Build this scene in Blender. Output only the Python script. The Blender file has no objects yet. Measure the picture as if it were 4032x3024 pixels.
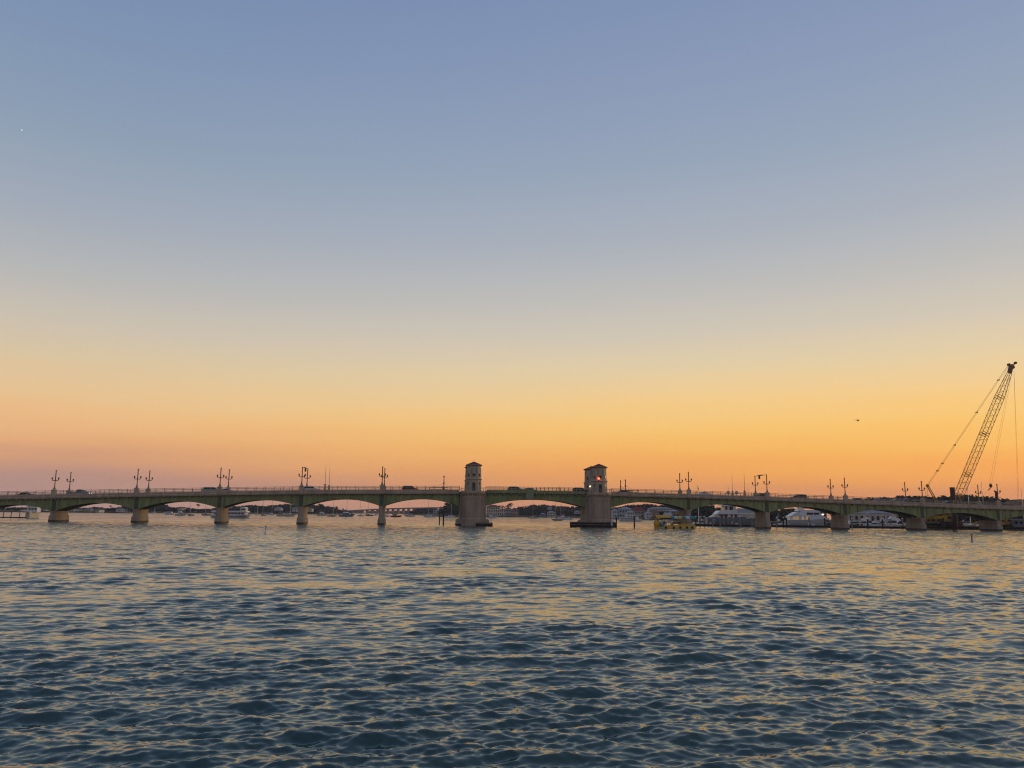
import bpy, math, random
import numpy as np
from mathutils import Vector, Matrix

SC = bpy.context.scene
COL = SC.collection
random.seed(7)
PI = math.pi

# ------------------------------------------------------------------ camera
F_PX, W_PX, H_PX = 3050.0, 4032.0, 3024.0
CAM_H = 3.6
PITCH = math.atan(509.0 / F_PX)
ROLL = 0.0112
cam_d = bpy.data.cameras.new('camera')
cam_d.sensor_width = 36.0
cam_d.lens = 36.0 * F_PX / W_PX
cam_d.clip_start = 0.3
cam_d.clip_end = 20000.0
cam = bpy.data.objects.new('camera', cam_d)
COL.objects.link(cam)
cam.matrix_world = (Matrix.Translation((0, 0, CAM_H)) @ Matrix.Rotation(PI / 2 + PITCH, 4, 'X') @ Matrix.Rotation(ROLL, 4, 'Z'))
SC.camera = cam

# ------------------------------------------------------------------ colour management
SC.view_settings.view_transform = 'Standard'
SC.view_settings.look = 'None'
SC.view_settings.exposure = 0.0
SC.view_settings.gamma = 1.0
SC.view_settings.use_curve_mapping = False
SC.render.engine = 'CYCLES'
SC.cycles.use_denoising = True
SC.cycles.pixel_filter_type = 'BLACKMAN_HARRIS'
SC.cycles.filter_width = 1.15
SC.cycles.max_bounces = 6
SC.cycles.sample_clamp_indirect = 3.0
SC.cycles.volume_bounces = 0


def lin(c):
    return tuple(((x / 255.0) / 12.92 if x / 255.0 <= 0.04045 else ((x / 255.0 + 0.055) / 1.055) ** 2.4) for x in c) + (1.0,)


# ------------------------------------------------------------------ sky
SUN_AZ = math.radians(42.0)      # to the right of the view axis (+Y), just below the horizon
SUN_EL = math.radians(1.0)
world = bpy.data.worlds.new('World')
SC.world = world
world.use_nodes = True
nt = world.node_tree
nt.nodes.clear()
N = nt.nodes.new
L = nt.links.new


def math_node(op, a=None, b=None, c=None):
    n = N('ShaderNodeMath'); n.operation = op
    for i, x in enumerate((a, b, c)):
        if x is None:
            continue
        if isinstance(x, (int, float)):
            n.inputs[i].default_value = x
        else:
            L(x, n.inputs[i])
    return n.outputs[0]


def ramp_node(fac, stops):
    n = N('ShaderNodeValToRGB')
    n.color_ramp.interpolation = 'LINEAR'
    el = n.color_ramp.elements
    while len(el) > 1:
        el.remove(el[-1])
    el[0].position = stops[0][0]; el[0].color = lin(stops[0][1])
    for p, c in stops[1:]:
        e = el.new(p); e.color = lin(c)
    L(fac, n.inputs[0])
    return n.outputs[0]


tc = N('ShaderNodeTexCoord')
nrm = N('ShaderNodeVectorMath'); nrm.operation = 'NORMALIZE'
L(tc.outputs['Generated'], nrm.inputs[0])
sep = N('ShaderNodeSeparateXYZ'); L(nrm.outputs[0], sep.inputs[0])
dx, dy, dz = sep.outputs
el_deg = math_node('MULTIPLY', math_node('ARCSINE', dz), 180 / PI)
hyp = math_node('SQRT', math_node('ADD', math_node('ADD', math_node('MULTIPLY', dx, dx), math_node('MULTIPLY', dy, dy)), 1e-6))
cosaz = math_node('DIVIDE', math_node('ADD', math_node('MULTIPLY', dx, math.sin(SUN_AZ)), math_node('MULTIPLY', dy, math.cos(SUN_AZ))), hyp)
# thin uneven veils near the horizon
mp = N('ShaderNodeMapping'); mp.inputs['Scale'].default_value = (2.2, 2.2, 26.0)
mp.inputs['Rotation'].default_value = (0.0, 0.03, 0.0)
L(nrm.outputs[0], mp.inputs[0])
nz = N('ShaderNodeTexNoise'); nz.inputs['Scale'].default_value = 1.6; nz.inputs['Detail'].default_value = 4.0
L(mp.outputs[0], nz.inputs['Vector'])
veil = math_node('MULTIPLY', math_node('SUBTRACT', nz.outputs[0], 0.5), 2.6)
veil_fade = N('ShaderNodeMapRange'); veil_fade.inputs['From Min'].default_value = 2.0; veil_fade.inputs['From Max'].default_value = 14.0
veil_fade.inputs['To Min'].default_value = 1.0; veil_fade.inputs['To Max'].default_value = 0.12
L(el_deg, veil_fade.inputs[0])
el_w = math_node('ADD', el_deg, math_node('MULTIPLY', veil, veil_fade.outputs[0]))
fac = math_node('DIVIDE', math_node('MAXIMUM', el_w, 0.0), 90.0)
E = lambda d: d / 90.0
SUNWARD = [(E(0), (216, 146, 106)), (E(1.4), (236, 154, 94)), (E(3.0), (255, 172, 84)), (E(4.6), (255, 189, 94)), (E(6.4), (254, 201, 112)),
           (E(8.4), (247, 207, 142)), (E(10.5), (231, 208, 166)), (E(13), (212, 201, 182)), (E(16), (193, 191, 187)), (E(20), (171, 178, 189)),
           (E(25), (152, 166, 187)), (E(31), (138, 154, 184)), (E(37), (125, 144, 180)), (E(50), (100, 120, 162)), (E(90), (76, 96, 140))]
SIDE = [(E(0), (184, 150, 142)), (E(1.8), (196, 150, 134)), (E(3.2), (218, 161, 124)), (E(4.4), (236, 176, 124)), (E(5.8), (241, 190, 134)),
        (E(7.5), (235, 198, 149)), (E(9.5), (221, 199, 163)), (E(12), (205, 194, 178)), (E(15), (183, 184, 184)), (E(19), (162, 171, 185)),
        (E(24), (141, 159, 181)), (E(30), (126, 147, 179)), (E(37), (113, 135, 175)), (E(50), (90, 112, 156)), (E(90), (70, 92, 138))]
BACK = [(E(0), (138, 124, 128)), (E(5), (158, 139, 138)), (E(11), (172, 153, 148)), (E(18), (156, 154, 162)), (E(30), (128, 142, 169)),
        (E(50), (96, 117, 158)), (E(90), (72, 93, 138))]
rs, rm, rb = ramp_node(fac, SUNWARD), ramp_node(fac, SIDE), ramp_node(fac, BACK)


def mr(v, a, b):
    n = N('ShaderNodeMapRange'); n.interpolation_type = 'SMOOTHSTEP'
    n.inputs['From Min'].default_value = a; n.inputs['From Max'].default_value = b
    L(v, n.inputs[0])
    return n.outputs[0]


def mix(f, a, b):
    n = N('ShaderNodeMixRGB'); L(f, n.inputs[0]); L(a, n.inputs[1]); L(b, n.inputs[2])
    return n.outputs[0]


sky_col = mix(mr(cosaz, 0.2, 1.02), mix(mr(cosaz, -0.75, 0.28), rb, rm), rs)
bg1 = N('ShaderNodeBackground'); L(sky_col, bg1.inputs[0]); bg1.inputs[1].default_value = 1.0
nish = N('ShaderNodeTexSky'); nish.sky_type = 'NISHITA'; nish.sun_disc = False
nish.sun_elevation = SUN_EL; nish.sun_rotation = SUN_AZ
bg2 = N('ShaderNodeBackground'); L(nish.outputs[0], bg2.inputs[0]); bg2.inputs[1].default_value = 0.006
add = N('ShaderNodeAddShader'); L(bg1.outputs[0], add.inputs[0]); L(bg2.outputs[0], add.inputs[1])
wo = N('ShaderNodeOutputWorld'); L(add.outputs[0], wo.inputs[0])

# ------------------------------------------------------------------ the last glow of the sun
sun_d = bpy.data.lights.new('sun', 'SUN')
sun_d.energy = 1.0
sun_d.angle = math.radians(18)
sun_d.color = (1.0, 0.66, 0.36)
sun = bpy.data.objects.new('sun', sun_d)
COL.objects.link(sun)
sd = Vector((math.sin(math.radians(68)) * math.cos(math.radians(6)), math.cos(math.radians(68)) * math.cos(math.radians(6)), math.sin(math.radians(6))))
sun.rotation_euler = sd.to_track_quat('Z', 'Y').to_euler()

# ------------------------------------------------------------------ picture geometry: pixels of the photograph to points of the place
_R0, _U0, _F = Vector((1, 0, 0)), Vector((0, -math.sin(PITCH), math.cos(PITCH))), Vector((0, math.cos(PITCH), math.sin(PITCH)))
_R = _R0 * math.cos(ROLL) + _U0 * math.sin(ROLL)
_U = -_R0 * math.sin(ROLL) + _U0 * math.cos(ROLL)


def ray(px, py):
    return _F + _R * ((px - W_PX / 2) / F_PX) + _U * ((H_PX / 2 - py) / F_PX)


def at(px, py, Y):
    r = ray(px, py)
    return Vector((0, 0, CAM_H)) + r * (Y / r.y)


def hor(px):
    """row of the level horizon in column px"""
    a, b = 1500.0, 2500.0
    for _ in range(40):
        m = (a + b) / 2
        if ray(px, m).z > 0: a = m
        else: b = m
    return a


def dist(px, py):
    """depth of the water seen at a pixel"""
    r = ray(px, py)
    return -CAM_H / r.z * r.y


def mpp(Y):
    return Y / F_PX


# ------------------------------------------------------------------ materials
MATS = {}


def mat(name, col, rough=0.6, metal=0.0, var=0.12, scale=3.0, bump=0.0, emit=None, estr=1.0, streak=False, spec=0.4):
    if name in MATS:
        return MATS[name]
    m = bpy.data.materials.new(name); m.use_nodes = True
    t = m.node_tree; b = t.nodes['Principled BSDF']
    b.inputs['Roughness'].default_value = rough
    b.inputs['Metallic'].default_value = metal
    b.inputs['Specular IOR Level'].default_value = spec
    c = tuple(col) + (1.0,)
    if var > 0:
        tcn = t.nodes.new('ShaderNodeTexCoord')
        mpn = t.nodes.new('ShaderNodeMapping')
        mpn.inputs['Scale'].default_value = (scale, scale, scale * (0.18 if streak else 1.0))
        t.links.new(tcn.outputs['Object'], mpn.inputs[0])
        n1 = t.nodes.new('ShaderNodeTexNoise'); n1.inputs['Scale'].default_value = 1.0; n1.inputs['Detail'].default_value = 6.0
        n1.inputs['Roughness'].default_value = 0.62
        t.links.new(mpn.outputs[0], n1.inputs['Vector'])
        rp = t.nodes.new('ShaderNodeValToRGB')
        rp.color_ramp.elements[0].position = 0.3; rp.color_ramp.elements[1].position = 0.7
        rp.color_ramp.elements[0].color = tuple(x * (1 - var) for x in col) + (1.0,)
        rp.color_ramp.elements[1].color = tuple(min(1, x * (1 + var)) for x in col) + (1.0,)
        t.links.new(n1.outputs[0], rp.inputs[0])
        t.links.new(rp.outputs[0], b.inputs['Base Color'])
        if bump > 0:
            bn = t.nodes.new('ShaderNodeBump'); bn.inputs['Strength'].default_value = bump; bn.inputs['Distance'].default_value = 0.05
            t.links.new(n1.outputs[0], bn.inputs['Height']); t.links.new(bn.outputs[0], b.inputs['Normal'])
    else:
        b.inputs['Base Color'].default_value = c
    if emit:
        b.inputs['Emission Color'].default_value = tuple(emit) + (1.0,)
        b.inputs['Emission Strength'].default_value = estr
    MATS[name] = m
    return m


# ------------------------------------------------------------------ mesh helpers
class MB:
    def __init__(self):
        self.v, self.f = [], []

    def add(self, vs, fs):
        o = len(self.v)
        self.v += [tuple(p) for p in vs]
        self.f += [tuple(i + o for i in q) for q in fs]
        return self

    def box(self, x0, x1, y0, y1, z0, z1):
        return self.add([(x0, y0, z0), (x1, y0, z0), (x1, y1, z0), (x0, y1, z0), (x0, y0, z1), (x1, y0, z1), (x1, y1, z1), (x0, y1, z1)],
                        [(3, 2, 1, 0), (4, 5, 6, 7), (0, 1, 5, 4), (1, 2, 6, 5), (2, 3, 7, 6), (3, 0, 4, 7)])

    def rings(self, rings, cap=True, closed=True):
        """loft through rings of equal count"""
        o = len(self.v); n = len(rings[0])
        for r in rings:
            self.v += [tuple(p) for p in r]
        for k in range(len(rings) - 1):
            for i in range(n if closed else n - 1):
                j = (i + 1) % n
                self.f.append((o + k * n + i, o + k * n + j, o + (k + 1) * n + j, o + (k + 1) * n + i))
        if cap:
            self.f.append(tuple(o + i for i in reversed(range(n))))
            self.f.append(tuple(o + (len(rings) - 1) * n + i for i in range(n)))
        return self

    def frustum(self, poly0, z0, poly1, z1):
        return self.rings([[(x, y, z0) for x, y in poly0], [(x, y, z1) for x, y in poly1]])

    def extr_y(self, poly, y0, y1):
        """polygon in x,z pushed along y"""
        return self.rings([[(x, y1, z) for x, z in poly], [(x, y0, z) for x, z in poly]])

    def tube(self, p0, p1, r0, r1=None, n=6):
        r1 = r0 if r1 is None else r1
        p0, p1 = Vector(p0), Vector(p1)
        d = p1 - p0
        if d.length < 1e-6:
            return self
        d.normalize()
        a = d.cross(Vector((0, 0, 1)) if abs(d.z) < 0.9 else Vector((1, 0, 0))).normalized()
        b = d.cross(a)
        R = [[p + (a * math.cos(2 * PI * i / n) + b * math.sin(2 * PI * i / n)) * r for i in range(n)] for p, r in ((p0, r0), (p1, r1))]
        return self.rings(R)

    def path(self, pts, r, n=6):
        for a, b in zip(pts[:-1], pts[1:]):
            self.tube(a, b, r, r, n)
        return self

    def lathe(self, prof, cx=0, cy=0, n=10):
        """prof: (radius, z) upward"""
        return self.rings([[(cx + r * math.cos(2 * PI * i / n), cy + r * math.sin(2 * PI * i / n), z) for i in range(n)] for r, z in prof])

    def mesh(self, name, material, smooth=False):
        me = bpy.data.meshes.new(name)
        me.from_pydata(self.v, [], self.f)
        if material:
            me.materials.append(material)
        if smooth:
            me.polygons.foreach_set('use_smooth', [True] * len(me.polygons))
        me.update()
        return me

    def build(self, name, material, parent=None, loc=None, smooth=False, rz=0.0):
        return link(name, self.mesh(name, material, smooth), parent, loc, rz)


def link(name, me, parent=None, loc=None, rz=0.0):
    o = bpy.data.objects.new(name, me)
    COL.objects.link(o)
    o.parent = parent
    if loc is not None:
        o.location = loc
    if rz:
        o.rotation_euler = (0, 0, rz)
    return o


LABELS = {}


def tag(o, label, cat, group=None):
    o['label'] = label; o['category'] = cat
    if group:
        o['group'] = group
    return o


def thing(name, label, cat, loc=(0, 0, 0), rz=0.0, group=None):
    o = bpy.data.objects.new(name, None)
    COL.objects.link(o)
    o.empty_display_size = 0.5
    o.location = loc; o.rotation_euler = (0, 0, rz)
    return tag(o, label, cat, group)


def struct(o):
    o['kind'] = 'structure'
    return o


def dup(root, loc, rz=0.0, label=None, group=None, scale=None):
    def cp(o, parent):
        c = o.copy(); COL.objects.link(c); c.parent = parent
        for ch in o.children:
            cp(ch, c)
        return c
    r = cp(root, None)
    r.location = loc; r.rotation_euler = (0, 0, rz)
    if scale is not None:
        r.scale = scale if not isinstance(scale, (int, float)) else (scale,) * 3
    if label: r['label'] = label
    if group: r['group'] = group
    return r


def recalc(me):
    import bmesh
    bm = bmesh.new(); bm.from_mesh(me)
    bmesh.ops.recalc_face_normals(bm, faces=bm.faces)
    bm.to_mesh(me); bm.free()

# ================================================================== WATER
def make_water():
    rng = np.random.default_rng(11)
    # rows get coarser with distance
    ys = [6.5]
    while ys[-1] < 330:
        ys.append(ys[-1] * 1.0027 + 0.003)
    while ys[-1] < 2400:
        ys.append(ys[-1] * 1.05)
    ys = np.array(ys)
    tx = np.linspace(-0.84, 0.84, 800)
    Yg, T = np.meshgrid(ys, tx, indexing='ij')
    Xg = Yg * T
    nr, ncol = Yg.shape
    spr = np.maximum(np.diff(ys, append=ys[-1] * 1.05), ys * (tx[1] - tx[0]))       # local grid spacing, row by row
    Xf, Yf = Xg.astype(np.float32), Yg.astype(np.float32)

    # gust patches: large soft areas of more and less chop
    def soft(seed, wl, n=12):
        r = np.random.default_rng(seed)
        o = np.zeros_like(Xf)
        for _ in range(n):
            a = r.uniform(0, 2 * PI); k = 2 * PI / (wl * r.uniform(0.6, 1.8))
            o += np.sin(np.float32(k * math.cos(a) * 0.55) * Xf + np.float32(k * math.sin(a)) * Yf + np.float32(r.uniform(0, 2 * PI)))
        return o / math.sqrt(n / 2)
    g1, g2 = soft(3, 9), soft(5, 50)
    gust = np.clip(1.0 + 0.24 * g1 + 0.18 * g2, 0.3, 1.8)
    Z = np.zeros_like(Xf); DX = np.zeros_like(Xf); DY = np.zeros_like(Xf)
    NW = 230
    lam = np.exp(rng.uniform(math.log(0.10), math.log(3.6), NW))
    for i in range(NW):
        l = lam[i]; k = 2 * PI / l
        spread = 0.30 if l > 0.6 else 0.48
        a = -PI / 2 + 0.14 + rng.normal(0, spread)
        s = 0.020 * math.exp(-((math.log(l / 1.5)) / 0.6) ** 2) + 0.0205 * math.exp(-((math.log(l / 0.55)) / 0.55) ** 2) + 0.030 * math.exp(-((math.log(l / 0.2)) / 0.7) ** 2) + 0.003
        A = s * 0.92 / k
        w = np.clip((l / spr - 1.9) / 1.4, 0, 1)
        r1 = int(np.count_nonzero(w > 0))
        if r1 == 0:
            continue
        X_, Y_ = Xf[:r1], Yf[:r1]
        m = (A * w[:r1, None]).astype(np.float32)
        if l < 1.6:
            m = m * gust[:r1]
        ph = np.float32(k * math.cos(a)) * X_ + np.float32(k * math.sin(a)) * Y_ + np.float32(rng.uniform(0, 2 * PI))
        Z[:r1] += m * np.cos(ph)
        q = np.float32(0.30) * m * np.sin(ph)
        DX[:r1] -= q * np.float32(math.cos(a)); DY[:r1] -= q * np.float32(math.sin(a))
    co = np.stack([Xg + DX, Yg + DY, Z], axis=-1).reshape(-1, 3).astype(np.float32)
    idx = np.arange(nr * ncol).reshape(nr, ncol)
    q = np.stack([idx[:-1, :-1], idx[:-1, 1:], idx[1:, 1:], idx[1:, :-1]], axis=-1).reshape(-1, 4).astype(np.int32)
    me = bpy.data.meshes.new('water')
    me.vertices.add(len(co)); me.vertices.foreach_set('co', co.ravel())
    me.loops.add(q.size); me.loops.foreach_set('vertex_index', q.ravel())
    me.polygons.add(len(q))
    me.polygons.foreach_set('loop_start', np.arange(0, q.size, 4, dtype=np.int32))
    me.polygons.foreach_set('loop_total', np.full(len(q), 4, dtype=np.int32))
    me.polygons.foreach_set('use_smooth', np.ones(len(q), dtype=bool))
    me.update(calc_edges=True)
    m = bpy.data.materials.new('sea_water'); m.use_nodes = True
    t = m.node_tree; b = t.nodes['Principled BSDF']
    b.inputs['Base Color'].default_value = (0.013, 0.042, 0.028, 1)
    b.inputs['Roughness'].default_value = 0.035
    b.inputs['IOR'].default_value = 1.95
    b.inputs['Specular Tint'].default_value = (0.92, 1.0, 0.78, 1)
    tcn = t.nodes.new('ShaderNodeTexCoord')

    def noise(sx, sy, scale, detail, rot=0.0):
        mp_ = t.nodes.new('ShaderNodeMapping'); mp_.inputs['Scale'].default_value = (sx, sy, 1); mp_.inputs['Rotation'].default_value = (0, 0, rot)
        t.links.new(tcn.outputs['Object'], mp_.inputs[0])
        n_ = t.nodes.new('ShaderNodeTexNoise'); n_.inputs['Scale'].default_value = scale; n_.inputs['Detail'].default_value = detail
        n_.inputs['Roughness'].default_value = 0.55
        t.links.new(mp_.outputs[0], n_.inputs['Vector'])
        return n_.outputs[0]

    def bump(h, dist_, strength, prev=None):
        bn = t.nodes.new('ShaderNodeBump'); bn.inputs['Distance'].default_value = dist_
        if isinstance(strength, float):
            bn.inputs['Strength'].default_value = strength
        else:
            t.links.new(strength, bn.inputs['Strength'])
        t.links.new(h, bn.inputs['Height'])
        if prev is not None:
            t.links.new(prev, bn.inputs['Normal'])
        return bn.outputs[0]

    # chop too fine for the mesh at that distance, phased in with distance from the near shore
    sx = t.nodes.new('ShaderNodeSeparateXYZ'); t.links.new(tcn.outputs['Object'], sx.inputs[0])

    def ramp_d(a, b_, lo=0.0, hi=1.0):
        r = t.nodes.new('ShaderNodeMapRange')
        r.inputs['From Min'].default_value = a; r.inputs['From Max'].default_value = b_
        r.inputs['To Min'].default_value = lo; r.inputs['To Max'].default_value = hi
        t.links.new(sx.outputs[1], r.inputs[0])
        return r.outputs[0]
    n0 = bump(noise(0.6, 1.3, 6.0, 2.0, 0.1), 0.02, 0.25)
    # patches of more and less wind on the far water
    patch = noise(0.055, 0.022, 1.0, 3.0, 0.05)
    pr_ = t.nodes.new('ShaderNodeMapRange'); pr_.inputs['From Min'].default_value = 0.36; pr_.inputs['From Max'].default_value = 0.64
    pr_.inputs['To Min'].default_value = 0.35; pr_.inputs['To Max'].default_value = 1.25
    t.links.new(patch, pr_.inputs[0])

    def mul(a, b__):
        m_ = t.nodes.new('ShaderNodeMath'); m_.operation = 'MULTIPLY'
        t.links.new(a, m_.inputs[0]); t.links.new(b__, m_.inputs[1])
        return m_.outputs[0]
    n1 = bump(noise(0.42, 1.3, 2.0, 3.0, -0.12), 0.2, mul(ramp_d(18, 110, 0.0, 0.8), pr_.outputs[0]), n0)
    n2 = bump(noise(0.34, 1.0, 0.5, 3.0, 0.15), 0.6, mul(ramp_d(80, 240, 0.0, 1.7), pr_.outputs[0]), n1)
    t.links.new(ramp_d(30, 240, 0.03, 0.10), b.inputs['Roughness'])
    t.links.new(n2, b.inputs['Normal'])
    me.materials.append(m)
    o = link('water', me)
    return struct(o)


water = make_water()

# ================================================================== MATERIALS OF THE PLACE
M_CONC = mat('weathered_concrete', (0.42, 0.335, 0.245), 0.85, var=0.28, scale=0.9, bump=0.25, streak=True)
M_CONC2 = mat('pier_concrete', (0.33, 0.265, 0.195), 0.88, var=0.28, scale=0.8, bump=0.3, streak=True)
M_WET = mat('wet_stained_concrete', (0.055, 0.042, 0.032), 0.6, var=0.4, scale=1.6)
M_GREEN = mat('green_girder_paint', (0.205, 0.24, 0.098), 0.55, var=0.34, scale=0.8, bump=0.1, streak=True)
M_GREEN_D = mat('dark_and_shaded_green_steel', (0.06, 0.08, 0.045), 0.55, var=0.25, scale=1.0)
M_ASPH = mat('asphalt', (0.05, 0.05, 0.05), 0.9, var=0.2, scale=2.0)
M_STUCCO = mat('tower_stucco', (0.39, 0.33, 0.235), 0.85, var=0.15, scale=1.2, bump=0.2, streak=True)
M_ROOF = mat('red_clay_tile', (0.15, 0.032, 0.022), 0.7, var=0.3, scale=4.0)
M_LAMP = mat('lamp_post_iron', (0.20, 0.135, 0.085), 0.5, var=0.15, scale=3.0)
M_LANT = mat('lantern_glass', (0.30, 0.25, 0.20), 0.3, var=0.1)
M_DARK = mat('dark_window_glass', (0.012, 0.013, 0.016), 0.12, var=0.0)
M_BLACK = mat('black_tarred_timber', (0.022, 0.018, 0.015), 0.8, var=0.3, scale=3.0)
M_TIMBER = mat('weathered_timber', (0.17, 0.135, 0.10), 0.85, var=0.3, scale=2.5, bump=0.3)
M_RAIL = mat('bridge_rail_paint', (0.36, 0.30, 0.20), 0.6, var=0.12, scale=2.0)
M_STEEL = mat('galvanised_steel', (0.35, 0.35, 0.34), 0.45, metal=0.6, var=0.1)
M_WHITE = mat('white_gelcoat', (0.70, 0.70, 0.70), 0.3, var=0.05, scale=0.6)

# ================================================================== BRIDGE
ALPHA = math.radians(5.0)
B_D = Vector((math.cos(ALPHA), math.sin(ALPHA), 0))
B_C = Vector((-math.sin(ALPHA), math.cos(ALPHA), 0))
B0 = at(2110, 1990, 225.0); B0.z = 0
BW = 9.0                                 # width between the outer faces


def bsz(px, py, t=0.0):
    """bridge coordinates (along, height) seen at a pixel on the plane t metres behind the near face"""
    r = ray(px, py)
    k = (B0.dot(B_C) + t) / r.dot(B_C)
    p = r * k
    return (p - B0).dot(B_D), CAM_H + p.z


_pts = [(0, 1948.5), (213, 1946), (537, 1941.5), (864, 1934), (1186, 1928.5), (1503, 1925.5), (1800, 1927), (2030, 1931.5), (2357, 1937.5), (2712, 1946),
        (3020, 1955), (3327, 1966.5), (3630, 1978.5), (3927, 1989.5), (4032, 1993.5)]
_sz = np.array([bsz(*p) for p in _pts])
_pf = np.polyfit(_sz[:, 0], _sz[:, 1], 4)
zc = lambda s: float(np.polyval(_pf, s))        # top of the kerb


bridge = thing('bridge', 'long bridge with green arched girders on concrete piers crossing the whole view', 'bridge', B0, ALPHA)


def bw(s, t, z=0.0):
    """bridge coordinates to world"""
    p = B0 + B_D * s + B_C * t
    return Vector((p.x, p.y, z))


PIER_PX = [-112, 213, 537, 864, 1186, 1503, None, None, 2712, 3020, 3327, 3630, 3927, 4225]
TOWER_PX = (1863, 2355)
stations = []
for i, p in enumerate(PIER_PX):
    px = TOWER_PX[i - 6] if p is None else p
    stations.append(bsz(px, 1950, 0.4)[0])
S_T1, S_T2 = stations[6], stations[7]
S_MIN, S_MAX = stations[0] - 6, stations[-1] + 6
FASC = 1.16          # height of the concrete edge below the kerb top
CROWN, SPRING = 2.62, 4.55
OVER = 0.85          # girders stand back under the edge


def strip(s0, s1, n, prof):
    """cross-section prof [(t, dz)] swept along the roadway curve between s0 and s1"""
    mb = MB()
    mb.rings([[(s0 + (s1 - s0) * k / n, t, zc(s0 + (s1 - s0) * k / n) + dz) for t, dz in prof] for k in range(n + 1)])
    return mb


NEAR_EDGE = [(0.10, 0.0), (0.0, -0.03), (0.0, -0.36), (0.07, -0.40), (0.07, -0.68), (-0.08, -0.74), (-0.08, -0.90), (0.05, -0.96), (0.05, -1.10),
             (-0.02, -FASC), (0.9, -FASC), (0.9, -0.9), (0.40, -0.85), (0.40, 0.0)]
FAR_EDGE = [(BW - t, dz) for t, dz in reversed(NEAR_EDGE)]
ends = [(stations[k], stations[k + 1]) for k in range(len(stations) - 1)]
SPANS = []
for k, (a, b) in enumerate(ends):
    a2 = a + (3.9 if k in (6, 7) else 0.0)
    b2 = b - (3.9 if k in (5, 6) else 0.0)
    SPANS.append((k, a2, b2))


def arch(u, crown, spring):
    return crown + (spring - crown) * abs(u) ** 2.05


bracket_me = MB().add([(-0.11, 0.02, 0), (0.11, 0.02, 0), (0.11, 0.85, 0), (-0.11, 0.85, 0), (-0.11, 0.02, -0.16), (0.11, 0.02, -0.16), (0.11, 0.85, -0.62), (-0.11, 0.85, -0.62)],
                      [(0, 1, 2, 3), (7, 6, 5, 4), (0, 4, 5, 1), (1, 5, 6, 2), (2, 6, 7, 3), (3, 7, 4, 0)]).mesh('bracket', M_CONC)
bracket_long_me = MB().add([(-0.14, -0.02, 0.55), (0.14, -0.02, 0.55), (0.14, 0.85, 0.1), (-0.14, 0.85, 0.1), (-0.14, -0.02, -0.42), (0.14, -0.02, -0.42), (0.14, 0.85, -0.85), (-0.14, 0.85, -0.85)],
                           [(0, 1, 2, 3), (7, 6, 5, 4), (0, 4, 5, 1), (1, 5, 6, 2), (2, 6, 7, 3), (3, 7, 4, 0)]).mesh('bracket', mat('pale_green_steel', (0.20, 0.24, 0.16), 0.55, var=0.15))
post_me = MB().box(-0.065, 0.065, -0.065, 0.065, 0.0, 0.93).box(-0.09, 0.09, -0.09, 0.09, 0.93, 1.04).mesh('railing_post', M_RAIL)

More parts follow.
